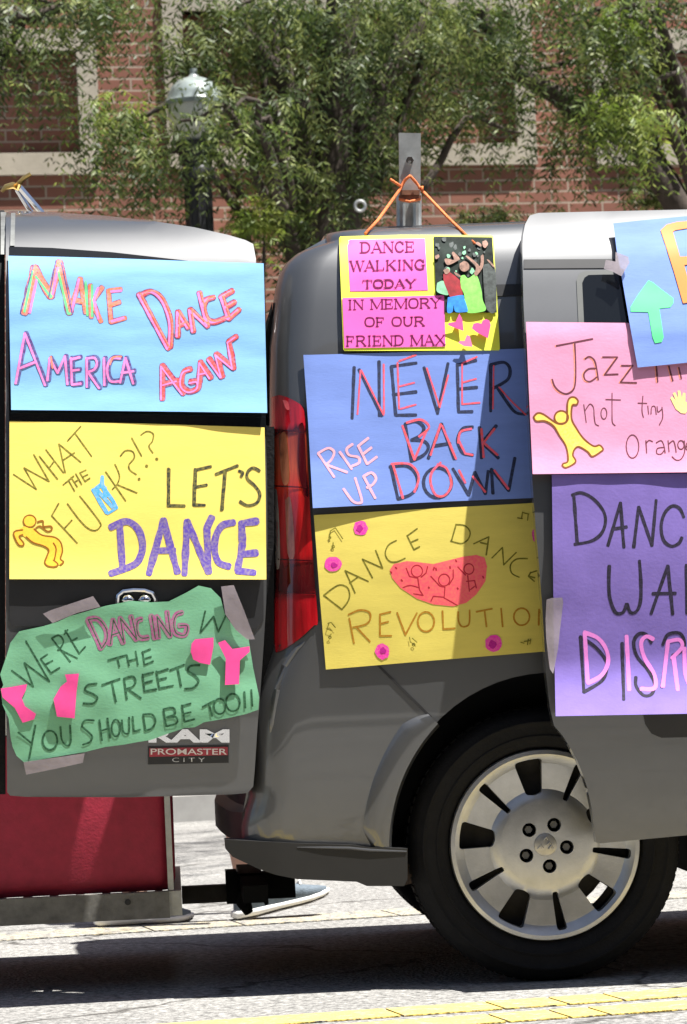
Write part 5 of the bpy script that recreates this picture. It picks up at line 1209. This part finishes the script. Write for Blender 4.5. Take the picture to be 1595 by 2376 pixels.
# ------------------------------------------------------------------ person walking beyond the van (only feet show)
def skinned(name, verts, edges, radii, m, parent, rootv=0, lv=2):
    me = bpy.data.meshes.new(name); Mi = root_matrix(parent).inverted()
    me.from_pydata([Mi @ Vector(v) for v in verts], edges, []); o = link(bpy.data.objects.new(name, me)); o.parent = parent
    md = o.modifiers.new('skin', 'SKIN'); md.use_smooth_shade = True
    for i, r in enumerate(radii):
        sv = me.skin_vertices[0].data[i]; sv.radius = (r, r) if not isinstance(r, tuple) else r; sv.use_root = (i == rootv)
    s = o.modifiers.new('sub', 'SUBSURF'); s.levels = lv; s.render_levels = lv
    bpy.context.view_layer.update()
    nm = bpy.data.meshes.new_from_object(o.evaluated_get(bpy.context.evaluated_depsgraph_get())); o.modifiers.clear(); o.data = nm
    nm.materials.append(m)
    for p in nm.polygons: p.use_smooth = True
    return o
toeR = ground(757, 2098); heelR = ground(520, 2138); heelR.z = 0
fR = ground(640, 2132); fR = Vector((fR.x, fR.y, 0)); fL = ground(330, 2150); fL = Vector((fL.x, fL.y, 0))
pdir = Vector((1, .17, 0)).normalized()
per = thing('person', 'person walking beyond the van, only sneakers and bare ankles in view', 'person', ((fR.x+fL.x)/2, (fR.y+fL.y)/2, 0))
skinm = mat('skin', (.46, .27, .21), .6, 0, .08, 30); 
aR = fR - pdir*.075 + Vector((0, 0, .085)); aL = fL - pdir*.02 + Vector((0, .05, .085))
hipc = Vector((fR.x-.10, (fR.y+fL.y)/2+.03, .80))
hR = hipc + Vector((0, -.085, -.02)); hL = hipc + Vector((0, .085, -.02))
kR = aR.lerp(hR, .52) + pdir*-.0 + Vector((-.03, 0, 0)); kL = aL + Vector((.0, 0, .36))
up = Vector((.05, 0, 1)).normalized()
ch = hipc + up*.36; nk = hipc + up*.50; hd_ = hipc + up*.60; tp = hipc + up*.70
sR = ch + Vector((0, -.16, .06)); sL = ch + Vector((0, .16, .06))
eR = sR + Vector((-.05, -.05, -.27)); eL = sL + Vector((.06, .05, -.27)); wR = eR + Vector((.10, 0, -.22)); wL = eL + Vector((.15, 0, -.19))
vs = [hipc, hR, kR, aR, fR + Vector((-.06, 0, .05)) , hL, kL, aL, fL + Vector((-.01, .05, .05)), hipc+up*.18, ch, nk, hd_, tp, sR, eR, wR, sL, eL, wL]
ed = [(0, 1), (1, 2), (2, 3), (3, 4), (0, 5), (5, 6), (6, 7), (7, 8), (0, 9), (9, 10), (10, 11), (11, 12), (12, 13), (10, 14), (14, 15), (15, 16), (10, 17), (17, 18), (18, 19)]
rd2 = [.13, .09, .058, .040, .04, .09, .058, .040, .04, .12, .13, .05, .085, .06, .06, .042, .03, .06, .042, .03]
skinned('body', vs, ed, rd2, skinm, per)
fv = []
# hands with fingers
for wv, nm_ in ((wR, 1), (wL, -1)):
    v = [wv, wv + Vector((.02, 0, -.05)), wv + Vector((.03, 0, -.085))]; e = [(0, 1), (1, 2)]; r = [.026, (.034, .018), (.032, .016)]
    for k, (dy, ln) in enumerate(((-.026, .06), (-.009, .075), (.009, .07), (.026, .055))):
        b_ = len(v); v += [wv + Vector((.032, dy, -.095)), wv + Vector((.042, dy*1.1, -.095-ln*.5)), wv + Vector((.036, dy*1.1, -.095-ln))]; e += [(2, b_), (b_, b_+1), (b_+1, b_+2)]; r += [.0095, .0088, .0075]
    b_ = len(v); v += [wv + Vector((.045, -.02*nm_, -.05)), wv + Vector((.062, -.024*nm_, -.085))]; e += [(1, b_), (b_, b_+1)]; r += [.011, .009]
    skinned('hand', v, e, r, skinm, per)
shoe_m = mat('grey_blue_mesh_shoe', (.11, .14, .17), .8, 0, .3, 60, bump=.3, bscale=200); sole_m = mat('white_sole', (.78, .77, .74), .6)
out_m = mat('dark_outsole', (.12, .11, .10), .8)
def shoe(o, d, pit, name='shoe'):
    d = d.normalized(); s_ = Vector((-d.y, d.x, 0)); up_ = Vector((0, 0, 1))
    def P(a, b, h):
        lift = .10*max(0, a-.10)**1.5*3 + pit*max(0, a+.12)
        return o + d*a + s_*b + up_*(h+lift)
    def loft(bm, secs):
        prev = None
        for a, hw, z0_, z1_ in secs:
            r = []
            for k in range(14):
                t = 2*math.pi*k/14; c, s = math.cos(t), math.sin(t)
                r.append(bm.verts.new(P(a, hw*(abs(c)**.7)*(1 if c > 0 else -1), (z0_+z1_)/2+(z1_-z0_)/2*(abs(s)**.6)*(1 if s > 0 else -1))))
            if prev:
                for k in range(14): bm.faces.new((prev[k], prev[(k+1) % 14], r[(k+1) % 14], r[k]))
            else: bm.faces.new(r)
            prev = r
        bm.faces.new(prev[::-1]); bmesh.ops.recalc_face_normals(bm, faces=bm.faces[:])
    b = NB(); loft(b, [(-.135, .018, .025, .06), (-.125, .034, .018, .085), (-.09, .040, .016, .098), (-.05, .040, .016, .095), (0, .041, .016, .088), (.05, .046, .016, .070), (.09, .047, .014, .055), (.125, .038, .014, .044), (.148, .018, .016, .034)])
    sh = obj(name, b, shoe_m, per, 60)
    b = NB(); loft(b, [(-.145, .016, .012, .03), (-.132, .036, .006, .036), (-.07, .043, .005, .034), (0, .042, .006, .030), (.06, .050, .005, .028), (.1, .050, .005, .028), (.135, .038, .007, .028), (.158, .014, .012, .026)])
    obj('sole', b, sole_m, sh, 60)
    b = NB(); loft(b, [(-.14, .018, .0, .008), (-.12, .035, 0, .007), (0, .040, 0, .007), (.1, .048, 0, .007), (.14, .03, .002, .009), (.155, .012, .006, .012)])
    obj('outsole', b, out_m, sh, 60)
    b = NB()
    for k in range(4):
        a = .0+.022*k; z = .09-.007*k
        tube(b, [P(a, -.026, z-.006), P(a+.003, 0, z+.004), P(a, .026, z-.006)], .0035, 6)
    obj('laces', b, sole_m, sh, 0)
shoe(fR + pdir*.01, pdir, .20); shoe(fL + Vector((.0, .05, 0)), pdir, 0)
tshirt = mat('navy_cotton', (.03, .035, .07), .9, 0, .1, 20)
sv = [hipc + up*.02, hipc+up*.18, ch, ch+up*.07, sR, sR.lerp(eR, .55), sL, sL.lerp(eL, .55)]
skinned('shirt', sv, [(0, 1), (1, 2), (2, 3), (2, 4), (4, 5), (2, 6), (6, 7)], [.145, .135, .145, .075, .075, .06, .075, .06], tshirt, per)
sv = [hipc + up*.04, hipc, hR, hR.lerp(kR, .8), hL, hL.lerp(kL, .8)]
skinned('shorts', sv, [(0, 1), (1, 2), (2, 3), (1, 4), (4, 5)], [.14, .145, .105, .085, .105, .085], mat('khaki_cotton', (.25, .21, .15), .9), per, 1)
hv = [hd_ + Vector((-.03, 0, .03)), hd_ + Vector((-.015, 0, .075)), tp + Vector((0, 0, .02))]
skinned('hair', hv, [(0, 1), (1, 2)], [.085, .085, .06], mat('brown_hair', (.05, .03, .02), .6), per)
b = NB()
for s in (-1, 1):
    lathe(b, [(0, .006), (.008, .004), (.011, 0)], 10, lambda a, c, h: hd_ + Vector((.082+h, s*.032+a, .01+c)))
    tube(b, [hd_ + Vector((0, s*.085, .025)), hd_ + Vector((-.012, s*.095, .01)), hd_ + Vector((.0, s*.086, -.025))], .010, 7)
tube(b, [hd_ + Vector((.08, 0, .01)), hd_ + Vector((.102, 0, -.022)), hd_ + Vector((.085, 0, -.03))], [.008, .013, .010], 8)
tube(b, [hd_ + Vector((.075, -.022, -.055)), hd_ + Vector((.085, 0, -.058)), hd_ + Vector((.075, .022, -.055))], .006, 7)
obj('face', b, skinm, per, 60)
